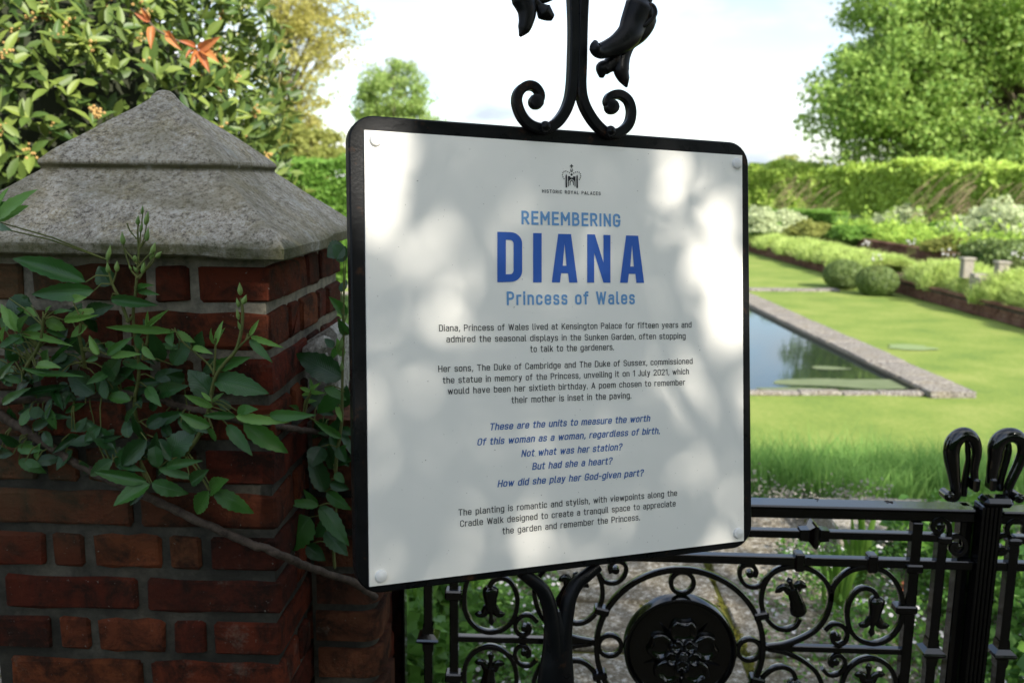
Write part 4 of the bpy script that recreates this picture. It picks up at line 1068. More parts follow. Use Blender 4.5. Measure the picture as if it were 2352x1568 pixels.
def stroke_text(s_, wt, track):
    V, T, Ly = [], [], []; x = 0
    for ch in s_:
        if ch == ' ': x += .30+track; continue
        w, st = GL[ch]
        for li, (r, closed, *pts) in enumerate(st):
            Q0 = fillet(pts, r, closed); Q = [Q0[0]]
            for q in Q0[1:]:
                if (q-Q[-1]).length > .004: Q.append(q)
            if closed and (Q[0]-Q[-1]).length < .004: Q.pop()
            if not closed:
                a_, b_ = Q[0]-Q[1], Q[-1]-Q[-2]; Q[0] = Q[0]+a_.normalized()*wt*.5; Q[-1] = Q[-1]+b_.normalized()*wt*.5
            n = len(Q); base = len(V)
            for i, q in enumerate(Q):
                pv = Q[i-1] if (i > 0 or closed) else q; nx_ = Q[(i+1) % n] if (i < n-1 or closed) else q
                d1 = (q-pv).normalized() if (q-pv).length > 1e-6 else None; d2 = (nx_-q).normalized() if (nx_-q).length > 1e-6 else None
                d1 = d1 or d2; d2 = d2 or d1; t_ = (d1+d2).normalized() if (d1+d2).length > 1e-4 else d1
                m_ = Vector((-t_.y, t_.x, 0)); k_ = 1/max(.5, m_.dot(Vector((-d1.y, d1.x, 0))))
                yy = lambda v: (v[0]+x+wt/2, wt/2+v[1]*(1-wt))
                ex = Vector((0, 0, 0))
                for sg in (1, -1):
                    a_ = yy(q); V.append((a_[0]+m_.x*wt/2*k_*sg, a_[1]+m_.y*wt/2*k_*sg)); Ly.append(li)
            for i in range(n-1 if not closed else n):
                a0, a1 = base+2*i, base+2*((i+1) % n); T += [(a0, a0+1, a1+1), (a0, a1+1, a1)]
        x += w+wt+track
    return np.array(V), np.array(T), np.array(Ly)
def line(s_, L, Rr, cap, mat, wt=.11, track=.12, ital=0., n=.0045):
    V, T, Ly = stroke_text(s_, wt, track)
    # square ends on vertical strokes already sit at cap height; find the extent and fit it to the measured line
    (u0, v0), (u1, v1) = s2(*L), s2(*Rr); up = s2(L[0], L[1]-cap)[1]-v0
    x0, x1 = V[:, 0].min(), V[:, 0].max(); W_ = u1-u0-ital*up*.9; f = (V[:, 0]-x0)/(x1-x0)
    U = u0+f*W_+ital*V[:, 1]*up; VV = v0+(v1-v0)*f+V[:, 1]*up
    P_ = np.array(SO)+U[:, None]*np.array(EU)+VV[:, None]*np.array(EV)+(n+Ly*.00003)[:, None]*np.array(EN)-np.array(ORG[sign.name])
    # wind the faces towards the viewer
    a_, b_, c_ = P_[T[:, 0]], P_[T[:, 1]], P_[T[:, 2]]; fl_ = (np.cross(b_-a_, c_-a_) @ np.array(EN)) < 0; T[fl_] = T[fl_][:, ::-1]
    put('lettering', npmesh('lettering', P_, T, nv=3), mat, panel)
q5 = .91875/2.2615; q6 = .91875/2.178
line('HISTORIC ROYAL PALACES', c5(1113, 505), c5(1443, 519), 20*q5, INK, .145, .24)
line('REMEMBERING', c5(997, 683), c5(1555, 698), 78*q5, LBLUE, .165, .17)
line('Princess of Wales', c5(914, 1138), c5(1636, 1132), 78*q5, LBLUE, .160, .17)
for s_, L, Rr in (('Diana, Princess of Wales lived at Kensington Palace for fifteen years and', (512, 105), (1883, 84)),
                  ('admired the seasonal displays in the Sunken Garden, often stopping', (552, 165), (1851, 145)),
                  ('to talk to the gardeners.', (1007, 218), (1462, 206)),
                  ('Her sons, The Duke of Cambridge and The Duke of Sussex, commissioned', (508, 326), (1889, 281)),
                  ('the statue in memory of the Princess, unveiling it on 1 July 2021, which', (532, 388), (1869, 337)),
                  ('would have been her sixtieth birthday. A poem chosen to remember', (559, 446), (1849, 396)),
                  ('their mother is inset in the paving.', (905, 495), (1556, 468)),
                  ('The planting is romantic and stylish, with viewpoints along the', (617, 1105), (1805, 996)),
                  ('Cradle Walk designed to create a tranquil space to appreciate', (627, 1165), (1797, 1053)),
                  ('the garden and remember the Princess.', (856, 1205), (1603, 1128))):
    line(s_, c6(*L), c6(*Rr), 36*q6, INK, .115, .13)
for s_, L, Rr in (('These are the units to measure the worth', (785, 642), (1662, 593)), ('Of this woman as a woman, regardless of birth.', (718, 724), (1716, 660)),
                  ('Not what was her station?', (957, 786), (1510, 748)), ('But had she a heart?', (1017, 856), (1456, 824)),
                  ('How did she play her God-given part?', (829, 950), (1626, 888))):
    line(s_, c6(*L), c6(*Rr), 39*q6, MBLUE, .145, .11, .2)
# the large condensed title, drawn letter by letter
def arc(cx_, cy_, rx, ry, a0, a1, n=8): return [(cx_+rx*math.cos(R_(a0+(a1-a0)*i/n)), cy_+ry*math.sin(R_(a0+(a1-a0)*i/n))) for i in range(n+1)]
def letter(polys, x0, x1, yb0, yt0, yb1, yt1):
    """polys in the unit square, warped to the measured quad"""
    mb = MB()
    for poly in polys:
        out = []
        for a, b in poly:
            x = x0+(x1-x0)*a; yb = yb0+(yb1-yb0)*a; yt = yt0+(yt1-yt0)*a; out.append(s2(*c5(x, yb+(yt-yb)*b)))
        mb.add([SW(u, v, .0046) for u, v in out], [tuple(range(len(out)))])
    part('lettering', mb, BLUE, sign, panel)
sw = .345
D = []
o_ = [(0, 0), (.55, 0)]+arc(.55, .22, .45, .22, -90, 0)+arc(.55, .78, .45, .22, 0, 90)+[(0, 1)]
oi = [(sw, .155), (.52, .155)]+arc(.52, .24, .48-sw+.0, .085, -90, 0)+arc(.52, .76, .48-sw, .085, 0, 90)+[(sw, .845)]
# bridge outer and inner outlines as quads
D = [[(0, 0), (sw, 0), (sw, 1), (0, 1)], [(sw, 0), (.55, 0)]+arc(.55, .22, .45, .22, -90, 0)+arc(.52+.0, .24, 1-sw-.52, .085, 0, -90)+[(sw, .155)],
     [(1-sw, .24), (1, .22), (1, .78), (1-sw, .76)], [(sw, .845)]+arc(.52, .76, 1-sw-.52, .085, 90, 0)+arc(.55, .78, .45, .22, 0, 90)+[(sw, 1)]]
Al = [[(0, 0), (.33, 0), (.385, .215), (.44, .355), (.475, .75), (.5, .78), (.5, 1), (.235, 1)], [(.5, 1), (.5, .78), (.535, .75), (.60, .355), (.655, .215), (.71, 0), (1, 0), (.755, 1)],
      [(.373, .19), (.66, .19), (.628, .345), (.412, .345)]]
Al = [[(0, 0), (.31, 0), (.375, .2), (.66, .2), (.70, 0), (1, 0), (.745, 1), (.255, 1)]]
Al = [[(0, 0), (.32, 0), (.365, .19), (.425, .345), (.5, .80), (.5, 1), (.25, 1)], [(1, 0), (.68, 0), (.635, .19), (.575, .345), (.5, .80), (.5, 1), (.75, 1)][::-1], [(.365, .19), (.635, .19), (.575, .345), (.425, .345)]]
Nn = [[(0, 0), (.30, 0), (.30, .62), (.30, 1), (0, 1)], [(.30, .62), (.70, 0), (.70, .42), (.33, 1), (.30, 1)], [(.70, 0), (1, 0), (1, 1), (.70, 1)]]
letter(D, 860, 1000, 1008, 724, 1005, 729); letter([[(0, 0), (1, 0), (1, 1), (0, 1)]], 1062, 1110, 1009, 731, 1009, 732)
letter(Al, 1167, 1312, 1009, 735, 1010, 738); letter(Nn, 1367, 1498, 1010, 738, 1011, 743); letter(Al, 1552, 1688, 1011, 744, 1012, 747)
# crowned gatehouse emblem
def cL(x, y): return ((1380+x/15.68)*.91875, (400+y/15.68)*.91875)
mb = MB()
def em(poly): mb.add([SW(*s2(*cL(x, y)), .0046) for x, y in poly][::-1], [tuple(range(len(poly)))])
def dot(x, y, r): em([(x+r*math.cos(i*.785), y+r*math.sin(i*.785)*1.15) for i in range(8)])
for x, y in ((415, 752), (375, 688), (355, 610), (370, 530), (415, 473), (488, 460), (562, 482), (632, 523), (797, 535), (864, 502), (935, 485), (1008, 508), (1057, 570), (1071, 650), (1052, 724), (1016, 785)): dot(x, y, 22)
for dx_ in (0, 423): em([(475+dx_, 1095+dx_*.05), (540+dx_, 1097+dx_*.05), (533+dx_, 640+dx_*.05), (515+dx_, 600+dx_*.05), (503+dx_, 560+dx_*.05), (492+dx_, 600+dx_*.05), (475+dx_, 640+dx_*.05)])
em([(713, 535), (762, 592), (713, 650), (665, 592)])
em([(650, 440), (775, 440), (750, 480), (713, 498), (675, 480)]); em([(655, 415), (672, 375), (698, 360), (698, 418)]); em([(770, 415), (752, 375), (728, 360), (728, 418)])
em([(700, 250), (680, 195), (738, 195), (722, 250)]); em([(700, 275), (722, 275), (738, 332), (682, 332)]); em([(705, 252), (705, 272), (650, 292), (650, 236)]); em([(718, 252), (772, 236), (772, 292), (718, 272)]); em([(700, 250), (722, 250), (722, 275), (700, 275)])
em([(570, 635), (602, 660), (605, 860), (608, 1050), (575, 1050)]); em([(865, 645), (832, 670), (830, 870), (832, 1065), (862, 1065)])
em([(600, 660), (628, 665), (655, 640), (665, 705), (713, 715), (713, 765), (650, 800), (605, 860)]); em([(713, 715), (765, 710), (778, 650), (805, 672), (834, 668), (830, 870), (780, 805), (713, 765)])
em([(640, 1005), (665, 1005), (668, 930), (682, 870), (715, 835), (715, 797), (660, 845), (640, 890)]); em([(800, 1015), (772, 1012), (770, 930), (752, 875), (715, 835), (715, 797), (775, 845), (798, 890)])
part('emblem', mb, INK, sign, panel)

# wrought bars above the sign
def c4(x, y): return ((1200+x/3.92)*.91875, (x*0+y/3.92)*.91875)
def SN(x, y, n, conv=c4): u, v = s2(*conv(x, y)); return SW(u, v, n)
SQ = [(-.0058, -.0042), (-.0042, -.0058), (.0042, -.0058), (.0058, -.0042), (.0058, .0042), (.0042, .0058), (-.0042, .0058), (-.0058, .0042)]
lb = [(820, -700), (830, -450), (860, -200), (882, 0), (893, 300), (888, 600), (875, 850), (850, 1000), (795, 1130), (705, 1235), (590, 1275), (470, 1240), (385, 1150), (338, 1015), (360, 915), (435, 858), (510, 865), (560, 925), (562, 985), (530, 1020)]
rb = [(1040, -700), (1030, -450), (1005, -200), (985, 0), (972, 300), (966, 600), (960, 850), (982, 1000), (1040, 1130), (1130, 1250), (1230, 1322), (1340, 1310), (1428, 1230), (1455, 1110), (1425, 1000), (1345, 942), (1255, 955), (1222, 1010), (1245, 1055)]
for P_, bl in ((lb, (527, 1012)), (rb, (1265, 1062))):
    pts = catmull([SN(x, y, .0075) for x, y in P_], 6); L = len(pts)
    mb = MB().sweep(pts, SQ, EN, [1.28 if i < L*.45 else 1.28-.28*(i/L-.45)/.55 for i in range(L)])
    mb2 = MB(); cc_ = SN(*bl, .0075)
    for r, n_ in ((.0045, -.008), (.0085, -.0065), (.0095, 0), (.0085, .0065), (.0045, .008)):
        for j in range(14): a = 2*math.pi*j/14; mb2.v.append(cc_+EU*r*math.cos(a)*1.15+EV*r*math.sin(a)*1.15+EN*n_)
    for i in range(4):
        for j in range(14): mb2.f.append((i*14+j, i*14+(j+1) % 14, (i+1)*14+(j+1) % 14, (i+1)*14+j))
    mb2.f.append(tuple(range(14))[::-1]); mb2.f.append(tuple(range(56, 70))); mb.add(mb2.v, mb2.f)
    part('scroll_bar', mb, FRAME, sign, smooth=42)
for x, y in ((592, 1265), (1225, 1308)):
    c_ = SN(x, y, .0165); mb = MB(); mb.ball(c_, .0078, 12, 8); part('rivet', mb, FRAME, sign, smooth=60)
def petal(P_, wid, thick=.35, seg=10, mat=FRAME, root=sign, name='petal', conv=c4, n0=.0, depth=None, SNf=None):
    f = SNf or (lambda x, y, n: SN(x, y, n, conv))
    K = 5; pts = catmull([f(x, y, n0+(depth[i] if depth else 0)) for i, (x, y) in enumerate(P_)], K)
    w = np.interp(np.arange(len(pts))/K, range(len(wid)), wid)
    mb = MB().sweep(pts, [(math.cos(2*math.pi*j/seg), thick*math.sin(2*math.pi*j/seg)) for j in range(seg)], EN if root == sign else (0, -1, 0), [float(a) for a in w])
    return part(name, mb, mat, root, smooth=70)
# right hanging flower
petal([(1060, -560), (1350, -420), (1600, -200), (1640, -60), (1610, 60), (1580, 110)], [.006, .006, .0055, .006, .007, .006], 1., name='stalk', n0=.006)
petal([(1560, 20), (1530, 110), (1470, 250), (1410, 370), (1310, 460), (1200, 510), (1100, 545), (1050, 520), (1065, 445)], [.010, .024, .021, .019, .016, .0125, .011, .010, .003], .75, n0=.010, depth=[0, 0, 0, .004, .006, .008, .012, .016, .012])
petal([(1590, 60), (1600, 200), (1540, 320), (1440, 430), (1390, 560), (1370, 690), (1400, 790), (1425, 865)], [.012, .019, .016, .012, .0115, .013, .009, .0015], .7, n0=.004)
petal([(1330, 500), (1310, 600), (1250, 650), (1200, 680), (1190, 760)], [.012, .013, .010, .011, .0035], .9, n0=.0)
petal([(1530, 130), (1610, 100), (1640, 180), (1560, 280), (1500, 290), (1520, 190), (1560, 120)], [.0035, .004, .0045, .004, .003, .004, .003], 1., n0=.020, name='rim')
mb = MB(); mb.ball(SN(1585, 170, .016), .010, 12, 8, (1, 1, 1.4)); part('bead', mb, FRAME, sign, smooth=60)
# left hanging flower
petal([(820, -560), (560, -420), (330, -250), (330, -100), (400, -20)], [.006, .006, .0055, .006, .007], 1., name='stalk', n0=.006)
petal([(330, -100), (395, 0), (440, 110), (435, 220), (410, 300), (375, 370)], [.012, .017, .015, .0115, .009, .002], .7, n0=.006)
petal([(450, -60), (500, 10), (560, 75), (610, 130), (655, 165), (695, 190)], [.007, .006, .006, .0125, .009, .005], .9, n0=.006)
petal([(420, -60), (520, -20), (620, -5), (730, -25)], [.010, .010, .006, .003], .6, n0=.0)
# forked post
def cF(x, y): return ((1300+x/4.655)*.91875, (1370+y/4.655)*.91875)
for P_ in ([(60, 300), (170, 385), (300, 500), (375, 660), (415, 860), (440, 1100), (450, 1300)], [(960, 230), (840, 330), (720, 430), (630, 590), (590, 780), (560, 1000), (545, 1200)]):
    pts = catmull([SN(x, y, -.014, cF) for x, y in P_], 6); part('fork_arm', MB().tube(pts, [.0088+.0045*i/len(pts) for i in range(len(pts))], 12), FRAME, sign, smooth=60)
pts = []
for y, xl, xr in ((760, 400, 560), (950, 335, 655), (1150, 330, 655), (1350, 300, 662), (1568, 262, 676)):
    a, b = SN(xl, y, -.016, cF), SN(xr, y, -.016, cF); pts.append(((a+b)/2, (b-a).length/2))
dn = (pts[-1][0]-pts[1][0]).normalized(); 
p = pts[-1][0]; r = pts[-1][1]
for k in range(1, 7):
    zt = p.z*(1-k/6); pts.append((Vector((p.x, p.y, max(zt, 0.0))), min(r+.0022*k, .034)))
mb = MB().sweep([a for a, b in pts], [(math.cos(2*math.pi*j/16)*1, math.sin(2*math.pi*j/16)*.62) for j in range(16)], EN, [b for a, b in pts])
part('post', mb, FRAME, sign, smooth=60)
b_ = pts[-1][0]; sign['label'] = 'white information panel with blue lettering in a black iron frame on a forked post'
part('foot_plate', MB().box((b_.x-.08, b_.y-.08, .016), (b_.x+.08, b_.y+.08, .03), .004), FRAME, sign)

# ================================================================== WROUGHT IRON GATE
GY = 1.84
def cE(x, y): return ((1860+x/3.0926)*.91875, (1200+y/3.0926)*.91875)
def cB(x, y): return ((1800+x/2.218)*.91875, (1000+y/2.218)*.91875)
def cA(x, y): return ((900+x/2.94)*.91875, (1200+y/2.94)*.91875)
def cM(x, y): return ((1540+x/4.519)*.91875, (1360+y/4.519)*.91875)
def cD(x, y): return ((2300+x/3.919)*.91875, (1050+y/3.919)*.91875)
def gq(p): q = onY(p[0], p[1], GY); return q.x, q.z
mc = gq(cM(718, 1175)); MCX, MCZ = mc
ZB = gq(cE(600, 1312))[1]                   # middle bar
gate = thing('iron_gate', (gq(cB(1380, 900))[0]-.55, GY, 0), 'glossy black wrought iron gate leaf with a rose medallion, scrolls and hanging flowers', 'gate')
gate2 = thing('iron_gate', (gq(cB(1500, 900))[0]+.4, GY, 0), 'second black iron gate leaf, cut off by the right edge of the picture', 'gate')
def GW(x, z, d=0.): return Vector((x, GY+d, z))
STR = [(-.0042, -.0072), (-.0050, -.0060), (-.0050, .0060), (-.0042, .0072), (.0042, .0072), (.0050, .0060), (.0050, -.0060), (.0042, -.0072)]
def mir(P_, mx, mz):
    out = []
    for x, z in P_:
        out.append((2*MCX-x if mx else x, 2*ZB-z if mz else z))
    return out
def strap(P_, name='scroll', root=gate, k=1., endball=None, taper=False, res=5, conv=cE, both=True, halves=((0, 0), (1, 0), (0, 1), (1, 1)), d0=.006):
    Q = [gq(conv(x, y)) for x, y in P_]
    for mx, mz in halves:
        q = mir(Q, mx, mz); pts = catmull([GW(x, z, d0) for x, z in q], res); L = len(pts)
        mb = MB().sweep(pts, STR, (0, -1, 0), [k*(1-.25*i/L if taper else 1) for i in range(L)])
        if endball:
            e = mir([gq(conv(*endball[:2]))], mx, mz)[0]; rr = endball[2]
            mb.tube([GW(e[0], e[1], -.006+d0), GW(e[0], e[1], -.004+d0), GW(e[0], e[1], .008+d0)], [rr*.7, rr, rr], 10)
        part(name, mb, PAINT, root, smooth=42)
strap([(190, 1292), (330, 1272), (455, 1225), (570, 1150), (640, 1050), (675, 930), (660, 835), (605, 750), (520, 695), (425, 672), (320, 680), (225, 720), (165, 800), (138, 900), (142, 985), (180, 1075), (250, 1140), (330, 1158), (400, 1130), (435, 1070)], name='ring_scroll')
strap([(672, 935), (692, 835), (745, 760), (822, 705), (915, 680), (1010, 682), (1105, 715), (1180, 795), (1222, 900), (1228, 1010), (1208, 1120), (1150, 1205), (1070, 1255), (980, 1265), (890, 1232), (825, 1160), (802, 1055), (812, 960), (862, 872), (930, 838), (1000, 855), (1038, 910)], name='ring_scroll')
strap([(630, 1165), (690, 1118), (760, 1128), (802, 1190), (785, 1252), (735, 1275), (692, 1250), (685, 1205), (715, 1190)], name='small_scroll', k=.9, endball=(725, 1220, .0085))
strap([(225, 720), (170, 770), (130, 818), (70, 832), (10, 808), (-28, 750), (-25, 690), (15, 660), (70, 665), (98, 710), (85, 750)], name='small_scroll', k=.9, endball=(50, 730, .0085))
# ring round the medallion, small joining rings
rA = 208.7/1243*1.84/1.85
rA = abs(gq(cE(150, 1290))[0]-MCX)
def ringpath(x, z, r, n=48): return [GW(x+r*math.cos(2*math.pi*i/n), z+r*math.sin(2*math.pi*i/n), .006) for i in range(n+1)]
part('medallion_ring', MB().sweep(ringpath(MCX, MCZ, rA, 72), STR, (0, -1, 0), 1.15, cap=False), PAINT, gate, smooth=42)
rD = 149/2300*1.84
rc = (rA+rD)/2; rs = (rA-rD)/2-.001
for a in (0, 90, 180, 270):
    x, z = MCX+rc*math.cos(R_(a)), MCZ+rc*math.sin(R_(a)); part('joining_ring', MB().sweep(ringpath(x, z, rs-.004, 28), STR, (0, -1, 0), .95, cap=False), PAINT, gate, smooth=42)
# medallion
mb = MB(); pr = [(0, .020), (.97, .020), (1., .016), (1., -.014), (.985, -.0175), (.955, -.0175), (.945, -.013), (.90, -.0075), (.75, -.0055), (.4, -.0055), (0, -.0055)]
for r, d_ in pr:
    for j in range(64): a = 2*math.pi*j/64; mb.v.append(GW(MCX+rD*r*math.cos(a), MCZ+rD*r*math.sin(a), d_))
for i in range(len(pr)-1):
    for j in range(64): mb.f.append((i*64+j, i*64+(j+1) % 64, (i+1)*64+(j+1) % 64, (i+1)*64+j))
med = part('medallion', mb, PAINT, gate, smooth=35)
rcx, rcz = gq(cM(742, 1205)); 
for j in range(5):                                   # tudor rose in relief
    a = R_(90+72*j); ca, sa = math.cos(a), math.sin(a)
    for (R0, pr_, hh, nm) in ((.050, .0285, .016, 'petal'), (.0245, .0165, .024, 'inner_petal')):
        aa = a+(R_(0) if nm == 'petal' else R_(36)) ; x, z = rcx+R0*math.cos(aa), rcz+R0*math.sin(aa)
        mb = MB(); seg = 22
        for rr, d_ in ((1., 0.), (1.0, .35), (.93, .72), (.80, .80), (.62, .55), (.35, .42), (.0, .50)):
            for q in range(seg):
                t_ = 2*math.pi*q/seg; lob = 1+.16*abs(math.sin(t_))*(1 if math.cos(t_) > 0 else .2)-(.20 if abs(t_) < .3 or abs(t_-2*math.pi) < .3 else 0)
                u_, w_ = pr_*rr*lob*math.cos(t_), pr_*rr*1.05*math.sin(t_)
                mb.v.append(GW(x+u_*math.cos(aa)-w_*math.sin(aa), z+u_*math.sin(aa)+w_*math.cos(aa), -.0055-hh*d_))
        for i in range(6):
            for q in range(seg): mb.f.append((i*seg+q, i*seg+(q+1) % seg, (i+1)*seg+(q+1) % seg, (i+1)*seg+q))
        part(nm, mb, PAINT, gate, med, smooth=55)
    aa = a+R_(36); x0, z0 = rcx, rcz; mb = MB()
    mb.add([GW(x0+.045*math.cos(aa-.16), z0+.045*math.sin(aa-.16), -.006), GW(x0+.045*math.cos(aa+.16), z0+.045*math.sin(aa+.16), -.006), GW(x0+.087*math.cos(aa), z0+.087*math.sin(aa), -.0065), GW(x0+.055*math.cos(aa), z0+.055*math.sin(aa), -.016)],
           [(0, 2, 3), (3, 2, 1), (0, 3, 1)]); part('sepal', mb, PAINT, gate, med)
mb = MB()
mb.ball(GW(rcx, rcz, -.022), .012, 12, 8, (1, .6, 1))
for k in range(28): a = k*2.4; r = .0021*math.sqrt(k)*.98; mb.ball(GW(rcx+r*math.cos(a), rcz+r*math.sin(a), -.0295+r*.25), .0014, 5, 4)
part('rose_centre', mb, PAINT, gate, med, smooth=60)
# rails and stiles
def gx_(conv, x, y): return gq(conv(x, y))[0]
def gz_(conv, x, y): return gq(conv(x, y))[1]
XLs = gx_(cA, 690, 1100); XRs = gx_(cE, 1277, 1100); X0 = gx_(cA, 285, 1100); X1 = gx_(cA, 500, 1000); X2 = gx_(cE, 1475, 1100)
XP0, XP1 = gx_(cB, 1405, 800), gx_(cB, 1540, 800)
ztop = gz_(cE, 1000, 208)
part('handrail', MB().box((X0-.05, GY-.004, ztop-.008), (XP0+.0, GY+.046, ztop), .003), PAINT, gate)
part('top_rail', MB().box((X0-.045, GY+.004, ztop-.030), (XP0, GY+.036, ztop-.0085), .002), PAINT, gate)
z2 = gz_(cE, 700, 428); z3 = gz_(cE, 700, 635)
part('rail', MB().box((X1, GY, z2-.0085), (X2-.004, GY+.018, z2+.0085), .0015), PAINT, gate)
part('rail', MB().box((X1, GY-.001, z3-.0095), (XP0+.005, GY+.018, z3+.0095), .0015), PAINT, gate)
for sg in (-1, 1):
    a = MCX+sg*(rA+.004); b = XLs if sg < 0 else XRs
    part('middle_rail', MB().box((min(a, b), GY+.001, ZB-.007), (max(a, b), GY+.016, ZB+.007), .0015), PAINT, gate)
zl = 2*ZB-z3
part('rail', MB().box((X1, GY-.001, zl-.0095), (XP0+.005, GY+.018, zl+.0095), .0015), PAINT, gate)
part('bottom_rail', MB().box((X0, GY-.001, .06), (XP0+.005, GY+.02, .085), .0015), PAINT, gate)
def stile(x, w, z0, z1, root=gate, d0=-.003, d1=.021, name='stile'): part(name, MB().box((x-w/2, GY+d0, z0), (x+w/2, GY+d1, z1), .002), PAINT, root)
stile(X0, .028, .03, ztop-.031, d0=-.006, d1=.026); stile(XLs, .019, .085, ztop-.031); stile(XRs, .021, .085, ztop-.031)
stile(X1, .0185, .085, z3+.0, name='bar', d0=-.004); stile(X2, .0195, .085, z2+.004, name='bar', d0=-.004)
for i in range(7):
    x = XLs+(XRs-XLs)*(i+1)/8; stile(x, .014, .085, zl-.0096, name='bar', d0=.0, d1=.016)
def collar(x, z, w, h, root=gate, name='collar', d=.006): part(name, MB().box((x-w/2, GY-d, z-h/2), (x+w/2, GY+.022, z+h/2), .003), PAINT, root)
for x, y in ((430, 632), (995, 645)):
    for mx in (0, 1):
        xx, zz = mir([gq(cE(x, y))], mx, 0)[0]; collar(xx, zz, .020, .040); collar(xx, 2*ZB-zz, .020, .040)
for zz in (gz_(cE, 1265, 995), 2*ZB-gz_(cE, 1265, 995)):
    collar(XRs-.010, zz, .045, .018, d=.009); 
for y in (840, 1445): collar(XLs-.001, gz_(cA, 700, y), .036, .022, d=.009)
collar(XRs, gz_(cE, 1340, 680), .034, .019, d=.008)
for mx in (0, 1):
    for mz in (0, 1):
        (x, z), (xb, zb) = mir([gq(cE(75, 1055)), gq(cE(190, 1035))], mx, mz); c_ = GW((x+xb)/2, (z+zb)/2, 0); ex = (GW(xb, zb)-GW(x, z)); L = ex.length/2; ex.normalize(); ez = Vector((0, -1, 0)).cross(ex)
        M_ = Matrix.Translation(c_) @ Matrix((ex, Vector((0, 1, 0)), ez)).transposed().to_4x4()
        part('clasp', MB().box((-L, -.008, -.0085), (L, .020, .0085), .003, M_), PAINT, gate)
def knop(x, z, w, root=gate, axis='z', s=1.):
    prof_ = [(-.030, .5), (-.012, .56), (-.004, .98), (.0, 1.06), (.004, .98), (.012, .56), (.030, .5)]; mb = MB()
    for h, r in prof_:
        r_ = r*w*s; q = [(-r_, -r_), (r_, -r_), (r_, r_), (-r_, r_)]
        for a, b in q: mb.v.append(GW(x+a, z+h, .008+b) if axis == 'z' else GW(x+h, z+a, .008+b))
    for i in range(6):
        for j in range(4): mb.f.append((i*4+j, i*4+(j+1) % 4, (i+1)*4+(j+1) % 4, (i+1)*4+j))
    part('knop', mb, PAINT, root, smooth=20)
knop(X1, gz_(cA, 500, 1160), .0225); knop(X2, gz_(cE, 1455, 1330), .0225); knop(gx_(cE, 545, 415), z2, .0235, axis='x')
# hanging iron tulips
def tulip(P_, mx, mz, root=gate):
    """P_: base, mid, mouth, tipL, tipC, tipR in cE pixels"""
    q = mir([gq(cE(*p)) for p in P_], mx, mz); W3 = [GW(x, z, .008) for x, z in q]
    base, mid, mouth, tl, tcn, tr = W3; ax = (mouth-base).normalized(); sd = Vector((0, -1, 0)).cross(ax); Lm = (mouth-base).length
    mb = MB(); prs = [(0, .004), (.04, .012), (.16, .0185), (.35, .0185), (.6, .0150), (.85, .0135), (1., .0125)]
    for h, r in prs:
        c_ = base.lerp(mouth, h)+(mid-base.lerp(mouth, .5))*(1-abs(2*h-1)); rr = r*.92
        for j in range(12): a = 2*math.pi*j/12; lob = 1+.12*math.cos(3*a); mb.v.append(c_+sd*rr*lob*math.cos(a)+Vector((0, 1, 0))*rr*.75*lob*math.sin(a))
    for i in range(len(prs)-1):
        for j in range(12): mb.f.append((i*12+j, i*12+(j+1) % 12, (i+1)*12+(j+1) % 12, (i+1)*12+j))
    mb.f.append(tuple(range(12))[::-1]); mb.f.append(tuple(range(72, 84)))
    def pet(tip, s_):
        o = mouth-ax*.006+sd*.006*s_; e = tip; m1 = o+ax*(Lm*.28)+sd*.004*s_; m2 = e+(o-e)*.25+ax*.005
        pts = catmull([o, m1.lerp(m2, .35), m2, e], 4); mb.sweep(pts, [(math.cos(2*math.pi*j/8), .55*math.sin(2*math.pi*j/8)) for j in range(8)], (0, -1, 0), [float(a) for a in np.interp(range(len(pts)), [0, 4, 8, 12], [.010, .0085, .0075, .0015])])
    pet(tl, -1 if (tl-mouth).dot(sd) < 0 else 1); pet(tr, 1 if (tr-mouth).dot(sd) > 0 else -1)
    pts = [mouth-ax*.004, mouth.lerp(tcn, .45), mouth.lerp(tcn, .75), tcn]; mb.tube(pts, [.007, .0045, .0075, .0012], 8)
    part('tulip', mb, PAINT, root, smooth=50)
T1 = [(440, 1065), (425, 960), (385, 850), (248, 880), (348, 762), (492, 838)]; T2 = [(1035, 905), (1028, 1000), (1010, 1095), (893, 1120), (990, 1222), (1135, 1135)]
for mx in (0, 1):
    for mz in (0, 1): tulip(T1, mx, mz); tulip(T2, mx, mz)
# little scrolls by the meeting stile
strap([(1215, 785), (1250, 790), (1275, 745), (1270, 690), (1235, 665), (1195, 675), (1185, 715), (1215, 735), (1240, 715)], 'small_scroll', k=.95, conv=cB, halves=((0, 0),), endball=(1228, 702, .009))
strap([(1225, 830), (1262, 785), (1310, 755), (1355, 775), (1362, 825), (1330, 858), (1290, 840), (1290, 805), (1320, 805)], 'small_scroll', k=.95, conv=cB, halves=((0, 0),), endball=(1318, 822, .009))
collar(gx_(cB, 1250, 770), gz_(cB, 1250, 775), .026, .016)
